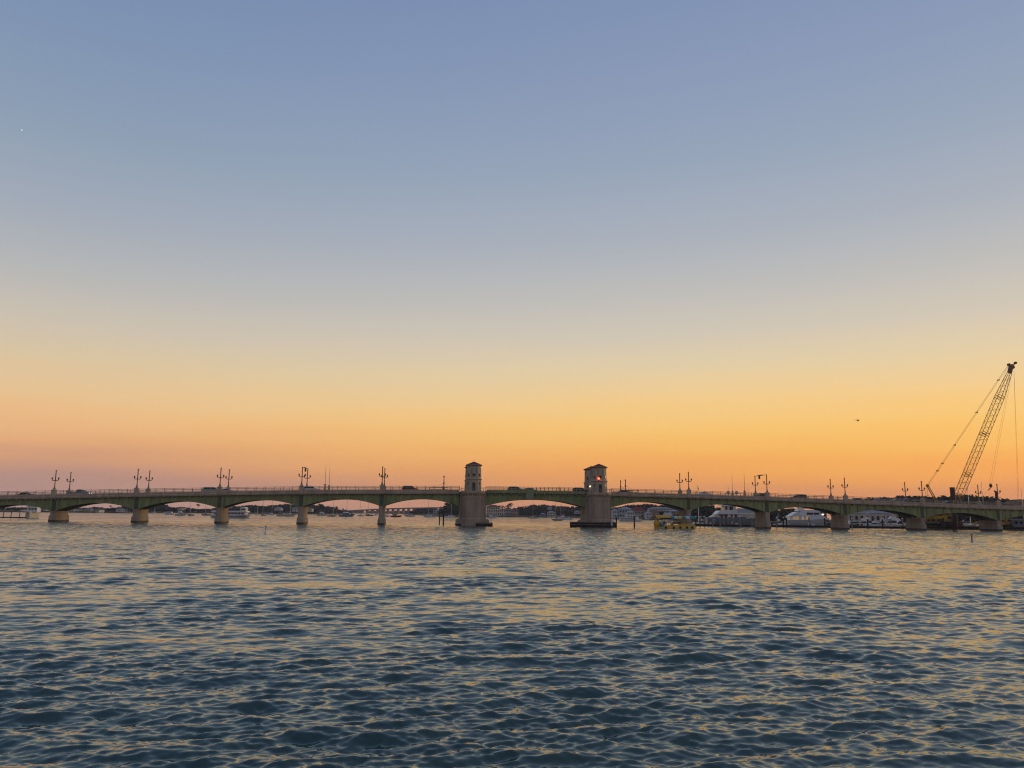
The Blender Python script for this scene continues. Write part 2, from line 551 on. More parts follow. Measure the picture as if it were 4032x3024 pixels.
for k, a, b in SPANS:
    bascule = (k == 6)
    n = 24
    # roadway and concrete edges
    strip(a, b, 8, [(0.42, -0.62), (0.42, -0.92), (BW - 0.42, -0.92), (BW - 0.42, -0.62)]).build('roadway', M_ASPH, bridge)
    edge = strip(a, b, 8, NEAR_EDGE if not bascule else [(0.1, 0), (0.0, -0.05), (0.0, -0.85), (0.9, -0.85), (0.9, -0.62), (0.4, -0.62), (0.4, 0)])
    recalc_me = edge.mesh('edge_beam', M_CONC if not bascule else M_GREEN); recalc(recalc_me)
    link('edge_beam', recalc_me, bridge)
    fe = strip(a, b, 8, FAR_EDGE).mesh('edge_beam', M_CONC); recalc(fe)
    link('edge_beam', fe, bridge)
    # girders
    crown, spring = (CROWN, SPRING) if not bascule else (2.55, 4.6)
    mid = (ends[k][0] + ends[k][1]) / 2
    half = (ends[k][1] - ends[k][0]) / 2 - (0.55 if k not in (5, 6, 7) else (1.2 if not bascule else 3.6))
    if k == 5: mid = (ends[k][0] + 0.55 + b) / 2; half = (b - ends[k][0] - 0.55) / 2
    if k == 7: mid = (a + ends[k][1] - 0.55) / 2; half = (ends[k][1] - 0.55 - a) / 2
    for gi, t in enumerate((OVER, 3.3, 5.7, BW - OVER)):
        g = MB()
        rings = []
        for i in range(n + 1):
            u = -1 + 2 * i / n
            s = mid + u * half
            top = zc(s) - (FASC if not bascule else 0.85) + 0.02
            bot = zc(s) - arch(u, crown, spring)
            rings.append([(s, t - 0.02, top), (s, t - 0.02, bot + 0.14), (s, t - 0.22, bot + 0.14), (s, t - 0.22, bot), (s, t + 0.24, bot), (s, t + 0.24, bot + 0.14), (s, t + 0.04, bot + 0.14), (s, t + 0.04, top)])
        g.rings(rings)
        me = g.mesh('girder', M_GREEN if gi in (0, 3) else M_GREEN_D); recalc(me)  # inner girders darker: the shade under the deck is put into their colour
        go = link('girder', me, bridge)
        if gi == 0:
            nst = 9 if not bascule else 12
            for i in range(nst):
                u = -0.93 + 1.86 * i / (nst - 1)
                s = mid + u * half
                MB().box(s - 0.035, s + 0.035, t - 0.17, t - 0.02, zc(s) - arch(u, crown, spring) + 0.14, zc(s) - FASC).build('stiffener', M_GREEN, go)
    # brackets under the overhang
    nb = max(4, round((b - a) / 2.45))
    for i in range(nb + 1):
        s = a + (b - a) * (i + 0.0) / nb
        if i in (0, nb): s += 0.3 if i == 0 else -0.3
        if bascule:
            link('bracket', bracket_long_me, bridge, (s, 0, zc(s) - 0.85))
        else:
            link('bracket', bracket_me, bridge, (s, 0, zc(s) - FASC))
    # railings, near and far
    for t, inset in ((0.22, 0.0), (BW - 0.22, 0.0)):
        ra = strip(a + 0.0, b - 0.0, 10, [(t - 0.06, 0.90), (t - 0.06, 1.0), (t + 0.06, 1.0), (t + 0.06, 0.90)])
        rail = ra.build('railing', M_RAIL, bridge)
        for dz, hh in ((0.47, 0.085), (0.06, 0.07)):
            strip(a, b, 10, [(t - 0.03, dz), (t - 0.03, dz + hh), (t + 0.03, dz + hh), (t + 0.03, dz)]).build('rail', M_RAIL, rail)
        npost = nb if not bascule else nb * 2
        for i in range(npost + 1):
            s = a + (b - a) * i / npost
            link('railing_post', post_me, rail, (s, t, zc(s)))

# lock housing at the middle of the opening span
s_lock = bsz(2086, 1950, OVER)[0]
MB().box(s_lock - 1.2, s_lock + 1.05, -0.12, OVER - 0.25, zc(s_lock) - 2.45, zc(s_lock) - 0.86).build('lock_housing', mat('pale_green_steel', (0.2, 0.24, 0.16)), bridge)


# piers
def rect(s, w, t0, t1, cut=0.0):
    h = w / 2
    if cut <= 0:
        return [(s - h, t0), (s + h, t0), (s + h, t1), (s - h, t1)]
    return [(s - h, t0 + cut), (s - h + cut, t0), (s + h - cut, t0), (s + h, t0 + cut), (s + h, t1 - cut), (s + h - cut, t1), (s - h + cut, t1), (s - h, t1 - cut)]


pier_tops = {}
for i, s in enumerate(stations):
    if i in (6, 7):
        continue
    zt = zc(s) - SPRING - 0.02
    p = MB()
    p.frustum(rect(s, 1.58, 0.45, BW - 0.45, 0.2), zt - 0.35, rect(s, 1.58, 0.45, BW - 0.45, 0.2), zt)
    p.frustum(rect(s, 1.40, 0.55, BW - 0.55, 0.2), 1.75, rect(s, 1.30, 0.6, BW - 0.6, 0.2), zt - 0.35)
    po = p.build('pier', M_CONC2, bridge)
    f = MB()
    f.frustum(rect(s, 1.82, 0.2, BW - 0.2, 0.3), 0.42, rect(s, 1.74, 0.25, BW - 0.25, 0.3), 1.55)
    f.frustum(rect(s, 1.74, 0.25, BW - 0.25, 0.3), 1.55, rect(s, 1.42, 0.54, BW - 0.54, 0.22), 1.8)
    f.build('footing', M_CONC2, po)
    MB().frustum(rect(s, 1.88, 0.17, BW - 0.17, 0.3), -1.2, rect(s, 1.85, 0.18, BW - 0.18, 0.3), 0.44).build('tide_band', M_WET, po)
    # steel bearing column between the two girder ends
    for t0 in (OVER - 0.05, BW - OVER - 0.5):
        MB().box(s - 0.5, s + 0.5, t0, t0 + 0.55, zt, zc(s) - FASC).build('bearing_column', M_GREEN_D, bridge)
    # lamp pedestals on both edges
    for t in (0.2, BW - 0.2):
        pd = MB().box(s - 0.55, s + 0.55, t - 0.42, t + 0.42, zc(s) - 0.95, zc(s) + 1.0)
        pd.frustum(rect(s, 1.24, t - 0.5, t + 0.5), zc(s) + 1.0, rect(s, 1.24, t - 0.5, t + 0.5), zc(s) + 1.1)
        pd.frustum(rect(s, 1.24, t - 0.5, t + 0.5), zc(s) + 1.1, rect(s, 0.5, t - 0.25, t + 0.25), zc(s) + 1.42)
        pd.build('pedestal', M_CONC, bridge)


# bascule piers with their turret bays
def bay(s, r, near, grow=0.0):
    a, b, c = 3.05 + grow, 1.85 + grow * 0.45, 3.4 + grow
    P = [(-a, 0.2), (-a, -1.5 - grow * 0.3), (-b, -c), (b, -c), (a, -1.5 - grow * 0.3), (a, 0.2)]
    if near:
        return [(s + x, y) for x, y in P]
    return [(s + x, BW - y) for x, y in reversed(P)]


for s in (S_T1, S_T2):
    zt = zc(s)
    bp = MB().box(s - 3.75, s + 3.75, 0.2, BW - 0.2, 1.9, zt - 1.0).build('bascule_pier', M_CONC2, bridge)
    MB().frustum(rect(s, 9.6, -0.2, BW + 0.2, 0.5), 0.5, rect(s, 9.4, -0.1, BW + 0.1, 0.5), 1.55).frustum(rect(s, 9.4, -0.1, BW + 0.1, 0.5), 1.55, rect(s, 7.7, 0.1, BW - 0.1, 0.4), 2.05).build('footing', M_CONC2, bp)
    MB().frustum(rect(s, 9.75, -0.3, BW + 0.3, 0.5), -1.5, rect(s, 9.7, -0.28, BW + 0.28, 0.5), 0.52).build('tide_band', M_WET, bp)
    for near in (True, False):
        tb = MB()
        tb.frustum(bay(s, 0, near, 0.30), -1.2, bay(s, 0, near, 0.22), 1.9)
        tb.frustum(bay(s, 0, near, 0.22), 1.9, bay(s, 0, near, 0.0), 2.2)
        tb.frustum(bay(s, 0, near, 0.0), 2.2, bay(s, 0, near, 0.0), zt - 2.5)
        tb.frustum(bay(s, 0, near, 0.14), zt - 2.5, bay(s, 0, near, 0.14), zt - 2.2)
        tb.frustum(bay(s, 0, near, 0.0), zt - 2.2, bay(s, 0, near, 0.0), zt - 1.0)
        me = tb.mesh('turret_bay', M_CONC2); recalc(me)
        tbo = link('turret_bay', me, bp)
        # corbels and the balcony slab they carry
        poly = bay(s, 0, near, 0.05)
        for (x0, y0), (x1, y1) in zip(poly[:-1], poly[1:]):
            Ld = math.hypot(x1 - x0, y1 - y0)
            nc = max(2, int(Ld / 0.62))
            for q in range(nc):
                f = (q + 0.5) / nc
                cx, cy = x0 + (x1 - x0) * f, y0 + (y1 - y0) * f
                ox, oy = (y1 - y0) / Ld, -(x1 - x0) / Ld
                c = MB().tube((cx, cy, zt - 1.75), (cx + ox * 0.34, cy + oy * 0.34, zt - 1.05), 0.12, 0.17, 4)
                c.build('corbel', M_CONC, bp)
        sl = MB().frustum(bay(s, 0, near, 0.42), zt - 1.05, bay(s, 0, near, 0.50), zt - 0.85).frustum(bay(s, 0, near, 0.40), zt - 0.85, bay(s, 0, near, 0.40), zt - 0.55).frustum(bay(s, 0, near, 0.50), zt - 0.55, bay(s, 0, near, 0.44), zt - 0.35)
        me = sl.mesh('balcony', M_CONC); recalc(me)
        link('balcony', me, bp)
        # balcony railing
        pl = [(x, y, zt - 0.35) for x, y in bay(s, 0, near, 0.32)]
        rl = MB()
        for dz in (0.55, 1.05):
            rl.path([(x, y, z + dz) for x, y, z in pl], 0.035, 4)
        for (x0, y0, z0), (x1, y1, z1) in zip(pl[:-1], pl[1:]):
            nn = max(2, int(math.hypot(x1 - x0, y1 - y0) / 0.9))
            for q in range(nn + 1):
                x, y = x0 + (x1 - x0) * q / nn, y0 + (y1 - y0) * q / nn
                rl.tube((x, y, z0), (x, y, z0 + 1.05), 0.03, 0.03, 4)
        rl.build('balcony_railing', M_RAIL, bp)
    # road slab over the pier
    MB().box(s - 3.95, s + 3.95, 0.3, BW - 0.3, zt - 1.0, zt - 0.62).build('roadway', M_ASPH, bridge)


# ------------------------------------------------------------------ towers
def octa(r, c):
    return [(-r + c, -r), (r - c, -r), (r, -r + c), (r, r - c), (r - c, r), (-r + c, r), (-r, r - c), (-r, -r + c)]


def tower(s, near, label):
    t = -0.95 if near else BW + 0.95
    z0 = zc(s) - 0.36
    o = thing('bridge_tower', label, 'tower', bw(s, t, z0), ALPHA, 'towers beside the opening span')
    w = MB()
    w.frustum(octa(2.15, 0.95), 0.0, octa(2.12, 0.95), 3.05)
    w.build('lower_storey', M_STUCCO, o)
    MB().frustum(octa(2.12, 0.95), 3.05, octa(2.34, 1.02), 3.2).frustum(octa(2.34, 1.02), 3.2, octa(2.34, 1.02), 3.34).frustum(octa(2.34, 1.02), 3.34, octa(2.05, 0.92), 3.5).build('cornice', M_STUCCO, o)
    up = MB().frustum(octa(2.02, 0.92), 3.5, octa(1.93, 0.88), 6.85).build('upper_storey', M_STUCCO, o)
    MB().frustum(octa(1.96, 0.88), 6.85, octa(2.12, 0.94), 7.5).frustum(octa(2.08, 0.92), 7.0, octa(2.12, 0.94), 7.12).build('eaves', M_STUCCO, o)
    r = MB()
    r.frustum(octa(2.26, 0.95), 7.12, octa(2.30, 0.96), 7.24)
    oc = octa(2.30, 0.96)
    r.rings([[(x, y, 7.24) for x, y in oc], [(x * 0.52, y * 0.52, 7.75) for x, y in oc], [(x * 0.05, y * 0.05, 8.22) for x, y in oc]])
    roof = r.build('roof', M_ROOF, o)
    # rows of round tiles and hip ridges
    rd = MB()
    for x, y in oc:
        rd.path([(x * 1.0, y * 1.0, 7.26), (x * 0.52, y * 0.52, 7.78), (x * 0.04, y * 0.04, 8.24)], 0.075, 5)
    rd.build('ridge', M_ROOF, roof)
    MB().tube((0, 0, 8.18), (0, 0, 8.42), 0.12, 0.06).tube((0, 0, 8.4), (0, 0, 9.4), 0.018, 0.012, 4).build('finial', M_STEEL, roof)
    # windows: small openings in each face of the upper storey, doors and windows below
    faces = []
    for (x0, y0), (x1, y1) in zip(octa(2.0, 0.92), octa(2.0, 0.92)[1:] + octa(2.0, 0.92)[:1]):
        faces.append(((x0 + x1) / 2, (y0 + y1) / 2, math.atan2(y1 - y0, x1 - x0), math.hypot(x1 - x0, y1 - y0)))
    for fx, fy, a, Lf in faces:
        nx, ny = math.sin(a), -math.cos(a)

        def opening(name, cx, w_, za, zb, proud, m):
            k = 1.0 + (0.035 if za < 3 else 0.0)
            bx, by = fx * k + math.cos(a) * cx, fy * k + math.sin(a) * cx
            q = MB()
            for (u0, u1, v0, v1, d, ) in ((-w_ / 2, w_ / 2, za, zb, proud),):
                pass
            q.box(-w_ / 2, w_ / 2, -0.06, 0.03, za, zb)
            ob = q.build(name, m, o, (bx + nx * proud, by + ny * proud, 0), rz=a)
            fr = MB()
            fr.box(-w_ / 2 - 0.08, w_ / 2 + 0.08, -0.10, 0.02, zb, zb + 0.10).box(-w_ / 2 - 0.10, w_ / 2 + 0.10, -0.14, 0.02, za - 0.10, za)
            fr.box(-w_ / 2 - 0.08, -w_ / 2, -0.09, 0.02, za, zb).box(w_ / 2, w_ / 2 + 0.08, -0.09, 0.02, za, zb)
            fr.build('frame', M_STUCCO, ob)
            return ob
        if Lf > 1.5:
            opening('window', 0.0, 0.70, 4.15, 4.85, 0.02, M_DARK)
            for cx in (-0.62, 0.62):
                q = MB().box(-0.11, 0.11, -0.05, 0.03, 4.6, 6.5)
                q.build('recess_shade', mat('tower_recess_shade', (0.22, 0.19, 0.145), 0.85), o, (fx * 0.985 + math.cos(a) * cx + nx * 0.02, fy * 0.985 + math.sin(a) * cx + ny * 0.02, 0), rz=a)  # darker raised strip, the shade of a recess put into its colour
            opening('door', 0.0, 0.85, 0.05, 2.35, 0.03, M_DARK)
        else:
            opening('window', 0.0, 0.46, 4.15, 4.85, 0.02, M_DARK)
            opening('window', 0.0, 0.42, 1.35, 2.4, 0.03, M_DARK)
    return o


tower(S_T1, True, 'near tower with red tiled roof on the left pier of the opening span')
tower(S_T1, False, 'far tower nearly hidden behind the left pier tower, only its eaves showing')
tw2 = tower(S_T2, True, 'near tower with a glowing red light on the right pier of the opening span')
tower(S_T2, False, 'far tower with a white lamp half hidden behind the right pier tower')

# lit lamps on the right-hand towers
s_, z_ = bsz(2357.6, 1884, -3.3)
lr = thing('signal_light', 'glowing red signal light on the face of the right near tower', 'signal light', bw(s_, -3.3, z_ - 0.3), ALPHA)
MB().box(-0.16, 0.16, 0.08, 0.4, -0.45, 0.0).tube((0, 0.3, -0.3), (0, 0.3, 0.2), 0.05).build('bracket', M_BLACK, lr)
MB().lathe([(0.05, -0.02), (0.26, 0.08), (0.32, 0.28), (0.26, 0.48), (0.05, 0.58)], n=14).build('lens', mat('red_signal_lens', (0.8, 0.05, 0.02), 0.3, var=0, emit=(1.0, 0.10, 0.03), estr=4.5), lr, smooth=True)
s_, z_ = bsz(2324, 1915, BW - 1.75)
lw = thing('wall_lamp', 'small lit white lamp low on the rear right tower', 'lamp', bw(s_, BW - 1.75, z_ - 0.2), ALPHA)
MB().tube((0, 0.0, 0.2), (0, 0.7, 0.3), 0.04).build('arm', M_BLACK, lw)
MB().lathe([(0.05, 0.0), (0.24, 0.06), (0.28, 0.2), (0.18, 0.34), (0.04, 0.4)], n=12).build('bulb', mat('white_lamp_glass', (0.9, 0.85, 0.7), 0.3, var=0, emit=(1.0, 0.85, 0.62), estr=2.2), lw, smooth=True)


# ------------------------------------------------------------------ street lamps
def lamp_proto():
    o = thing('street_lamp', '', 'street lamp')
    MB().lathe([(0.30, 0.0), (0.30, 0.25), (0.20, 0.34), (0.18, 0.7), (0.13, 0.85)], n=8).build('base', M_LAMP, o)
    MB().lathe([(0.14, 0.85), (0.12, 2.3), (0.14, 2.5), (0.135, 4.9)], n=8).lathe([(0.21, 4.9), (0.21, 5.06), (0.05, 5.12)], n=8).lathe([(0.2, 2.20), (0.25, 2.32), (0.2, 2.44)], n=8).build('pole', M_LAMP, o)
    for sgn in (-1, 1):
        pts = [(sgn * x, 0, z) for x, z in ((0.08, 2.32), (0.38, 2.26), (0.64, 2.30), (0.80, 2.42), (0.84, 2.60))]
        a = MB().path(pts, 0.095, 5).build('arm', M_LAMP, o)
        MB().lathe([(0.1, 2.58), (0.2, 2.66), (0.23, 2.80), (0.2, 2.95), (0.22, 2.98), (0.13, 3.1), (0.03, 3.2)], cx=sgn * 0.84, n=8).build('lantern', M_LANT if False else M_LAMP, a)
    return o


lp = lamp_proto()
first = True
side_no = {0: 6, 1: 5, 2: 4, 3: 3, 4: 2, 5: 1}
WORD = ['first', 'second', 'third', 'fourth', 'fifth', 'sixth']
for i, s in enumerate(stations):
    if i in (6, 7, 0, 13):
        continue
    for near in (True, False):
        t = 0.2 if near else BW - 0.2
        z = zc(s) + 1.4
        if i < 6:
            lab = '%s lamp post left of the left tower, on the %s railing' % (WORD[5 - i], 'near' if near else 'far')
        else:
            lab = '%s lamp post right of the right tower, on the %s railing' % (WORD[i - 8], 'near' if near else 'far')
        if first:
            first = False
            lp.location = bw(s, t, z); lp.rotation_euler = (0, 0, ALPHA); lp['label'] = lab; lp['group'] = 'lamp posts along the bridge'
        else:
            dup(lp, bw(s, t, z), ALPHA, lab, 'lamp posts along the bridge')

# gantry beams carrying signals across the road between two lamp pairs
for i, where in ((4, 'left'), (9, 'right')):
    s = stations[i]
    z = zc(s) + 1.4 + 4.95
    g = thing('signal_gantry', 'signal beam bridging the road between a lamp pair on the %s half' % where, 'gantry', bw(s, 0.2, z), ALPHA)
    Lg = BW - 0.4
    MB().tube((0, 0.05, 0.0), (0, Lg / 2, 0.28), 0.08, 0.08, 6).tube((0, Lg / 2, 0.28), (0, Lg - 0.05, 0.0), 0.08, 0.08, 6).build('beam', M_LAMP, g)
    MB().box(-0.12, 0.12, Lg * 0.30, Lg * 0.72, -0.02, 0.16).build('cable_box', M_LAMP, g)
    sh = MB().box(-0.17, 0.17, Lg * 0.58, Lg * 0.58 + 0.34, -0.95, 0.05).build('signal_head', mat('signal_yellow_dull', (0.12, 0.09, 0.03), 0.6), g)
    MB().tube((-0.18, Lg * 0.58 + 0.17, -0.2), (-0.32, Lg * 0.58 + 0.17, -0.22), 0.12, 0.13, 8).tube((-0.18, Lg * 0.58 + 0.17, -0.48), (-0.32, Lg * 0.58 + 0.17, -0.5), 0.12, 0.13, 8).tube((-0.18, Lg * 0.58 + 0.17, -0.76), (-0.32, Lg * 0.58 + 0.17, -0.78), 0.12, 0.13, 8).build('visor', M_BLACK, sh)

# slender poles with a collar, one on each railing on both halves
pp = None
for pxn, pxf, where in ((1279, 1295, 'left'), (2932, 2884, 'right')):
    for px, t, side in ((pxn, 0.35, 'near'), (pxf, BW - 0.35, 'far')):
        s = bsz(px, 1930, t)[0]
        lab = 'slender tapering pole on the %s railing of the %s half of the bridge' % (side, where)
        if pp is None:
            pp = thing('antenna_pole', lab, 'pole', bw(s, t, zc(s) - 0.05), ALPHA, 'slender poles on the bridge')
            MB().box(-0.3, 0.3, -0.3, 0.3, 0.0, 0.95).build('base', M_CONC, pp)
            MB().tube((0, 0, 0.95), (0, 0, 1.3), 0.16, 0.16, 8).lathe([(0.2, 1.3), (0.42, 1.42), (0.42, 1.52), (0.1, 1.62)], n=8).build('collar', M_LAMP, pp)
            MB().tube((0, 0, 1.6), (0, 0, 6.9), 0.085, 0.035, 6).build('shaft', M_STEEL, pp)
        else:
            dup(pp, bw(s, t, zc(s) - 0.05), ALPHA, lab)

# barrier gates beside the towers
def gate(px, t, top, arm, lab):
    s = bsz(px, 1930, t)[0]
    z = zc(s) - 0.55
    o = thing('barrier_gate', lab, 'barrier gate', bw(s, t, z), ALPHA, 'barrier gates by the opening span')
    MB().box(-0.25, 0.25, -0.25, 0.25, 0, 1.1).tube((0, 0, 1.1), (0, 0, top - 0.3), 0.13, 0.11, 8).lathe([(0.1, top - 0.3), (0.2, top - 0.2), (0.2, top), (0.08, top + 0.12)], n=8).lathe([(0.12, 2.25), (0.22, 2.35), (0.22, 2.55), (0.12, 2.65)], n=8).build('post', M_BLACK, o)
    x0, x1 = arm
    MB().box(min(x0, x1), max(x0, x1), 0.2, 0.28, 1.12, 1.26).box(min(x0, x1), max(x0, x1), 0.2, 0.28, 0.55, 0.66).box(x1 - 0.1, x1 + 0.1, 0.19, 0.29, 0.4, 1.3).build('arm', mat('gate_yellow', (0.28, 0.24, 0.07), 0.6), o)
    MB().tube((0, 0.1, 2.4), (x1 * 0.8, 0.24, 1.2), 0.022, 0.022, 4).tube((0, 0.1, 2.4), (-x1 * 0.35, 0.24, 1.2), 0.022, 0.022, 4).build('stay_cable', M_BLACK, o)
    return o


gate(1747, 1.0, 4.4, (1.2, -4.0), 'barrier gate with a dark post and yellow arm left of the left tower')
gate(2463, 1.0, 4.2, (-0.5, 3.6), 'taller barrier gate post nearer the camera right of the right tower')
gate(2444, BW - 1.0, 4.2, (-0.5, 3.6), 'farther barrier gate post right of the right tower')

# ------------------------------------------------------------------ timber fenders and channel piles
def fender(s0, s1, t, h, lab, posts_white=False):
    o = thing('timber_fender', lab, 'fender', bw((s0 + s1) / 2, t, 0), ALPHA)
    Lh = (s1 - s0) / 2
    MB().box(-Lh, Lh, 0.25, 1.2, h - 0.22, h).build('deck', M_TIMBER, o)
    MB().box(-Lh, Lh, 0.62, 0.75, -0.6, h - 0.23).build('dark_opening_sheet', M_BLACK, o)  # black sheet added so the openings between the piles look dark
    for k, z in enumerate((0.1, 0.55, 1.0)):
        if z < h - 0.2:
            MB().box(-Lh, Lh, -0.05, 0.15, z, z + 0.22).build('waler', M_TIMBER if k % 2 else M_BLACK, o)
    n = max(3, int((s1 - s0) / 1.1))
    for i in range(n + 1):
        x = -Lh + 2 * Lh * i / n
        MB().tube((x, 0.4, -1.0), (x, 0.4, h - 0.1), 0.19, 0.17, 7).build('pile', M_BLACK, o)
    return o


sa, sb = bsz(2247, 2060, -4.4)[0], bsz(2424, 2070, -4.4)[0]
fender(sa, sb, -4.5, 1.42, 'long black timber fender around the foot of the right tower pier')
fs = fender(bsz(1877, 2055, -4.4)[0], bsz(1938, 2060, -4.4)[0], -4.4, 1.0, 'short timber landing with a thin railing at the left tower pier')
MB().path([(-1.9, 0.9, 1.9), (2.0, 0.9, 1.9)], 0.035, 4).path([(-1.9, 0.9, 1.45), (2.0, 0.9, 1.45)], 0.03, 4).tube((-1.9, 0.9, 0.9), (-1.9, 0.9, 1.9), 0.04).tube((0, 0.9, 0.9), (0, 0.9, 1.9), 0.04).tube((2.0, 0.9, 0.9), (2.0, 0.9, 1.9), 0.04).build('railing', M_RAIL, fs)


def pile(px, py_base, Y, top_py, r, m, lab, cap=None):
    p = at(px, py_base, Y)
    ht = at(px, top_py, Y).z
    o = thing('channel_pile', lab, 'pile', (p.x, p.y, 0))
    MB().lathe([(r, -1.5), (r * 1.02, ht * 0.5), (r * 0.97, ht - 0.15), (r * 0.6, ht)], n=9).build('shaft', m, o)
    MB().lathe([(r * 1.06, 0.0), (r * 1.1, 0.25), (r * 1.04, 0.5)], n=9).build('tide_band', M_WET, o)
    if cap:
        MB().lathe([(r * 1.1, ht), (r * 1.1, ht + 0.1), (0.03, ht + 0.4)], n=9).build('cap', cap, o)
    return o


pile(1730, 2060, 238, 2029, 0.16, M_BLACK, 'thinner of two black timber piles standing left of the left tower')
pile(1745.5, 2062, 231, 2028, 0.19, M_BLACK, 'thicker of two black timber piles standing left of the left tower')
pile(2498, 2076, 219, 2032, 0.19, M_BLACK, 'lone black pile in the water right of the right tower')
pile(2427, 2075, 222, 2035, 0.16, M_BLACK, 'black pile close beside the white piling at the right tower fender')
pile(2409, 2077, 217, 2044, 0.22, mat('white_painted_pile', (0.55, 0.54, 0.52), 0.7, var=0.2), 'white painted piling at the right end of the long timber fender')

# ================================================================== VEHICLES ON THE BRIDGE
M_TYRE = mat('tyre_rubber', (0.02, 0.02, 0.02), 0.8, var=0)
M_RIM = mat('wheel_rim', (0.4, 0.4, 0.42), 0.35, metal=0.7, var=0)
M_TAIL = mat('lit_tail_light', (0.6, 0.02, 0.02), 0.3, var=0, emit=(1.0, 0.06, 0.05), estr=2.2)
M_TAILOFF = mat('unlit_tail_light', (0.25, 0.015, 0.015), 0.3, var=0)
M_HEAD = mat('lit_headlight', (0.9, 0.9, 0.85), 0.2, var=0, emit=(1.0, 0.93, 0.8), estr=3.0)
M_HEADOFF = mat('unlit_headlight', (0.6, 0.6, 0.6), 0.15, var=0)
wheel_t = MB().tube((0, -0.11, 0), (0, 0.11, 0), 0.33, 0.33, 12).mesh('tyre', M_TYRE)
wheel_r = MB().tube((0, -0.12, 0), (0, 0.12, 0), 0.2, 0.2, 10).mesh('rim', M_RIM)
PROFILES = {
    'sedan': (4.7, 1.80, [(-2.35, 0.30), (-2.35, 0.72), (-2.25, 0.95), (-1.55, 1.02), (1.0, 0.98), (2.1, 0.82), (2.33, 0.60), (2.35, 0.30)],
              [(-1.65, 1.0), (-1.0, 1.42), (0.15, 1.46), (0.55, 1.38), (1.25, 0.97)]),
    'suv': (4.7, 1.90, [(-2.35, 0.38), (-2.35, 0.95), (-2.30, 1.10), (1.1, 1.10), (2.15, 0.98), (2.33, 0.75), (2.35, 0.38)],
            [(-2.28, 1.09), (-2.0, 1.68), (-1.6, 1.76), (0.3, 1.76), (0.7, 1.66), (1.3, 1.09)]),
    'van': (5.1, 1.95, [(-2.55, 0.36), (-2.55, 1.05), (-2.50, 1.15), (1.5, 1.12), (2.35, 0.98), (2.53, 0.70), (2.55, 0.36)],
            [(-2.5, 1.14), (-2.3, 1.80), (-1.9, 1.86), (0.6, 1.84), (1.0, 1.74), (1.8, 1.10)]),
    'pickup': (5.6, 1.95, [(-2.8, 0.45), (-2.8, 1.12), (-0.9, 1.12), (-0.8, 1.12), (1.3, 1.14), (2.55, 1.04), (2.78, 0.8), (2.8, 0.45)],
               [(-0.75, 1.12), (-0.62, 1.78), (-0.3, 1.84), (0.75, 1.82), (1.0, 1.74), (1.55, 1.13)]),
}


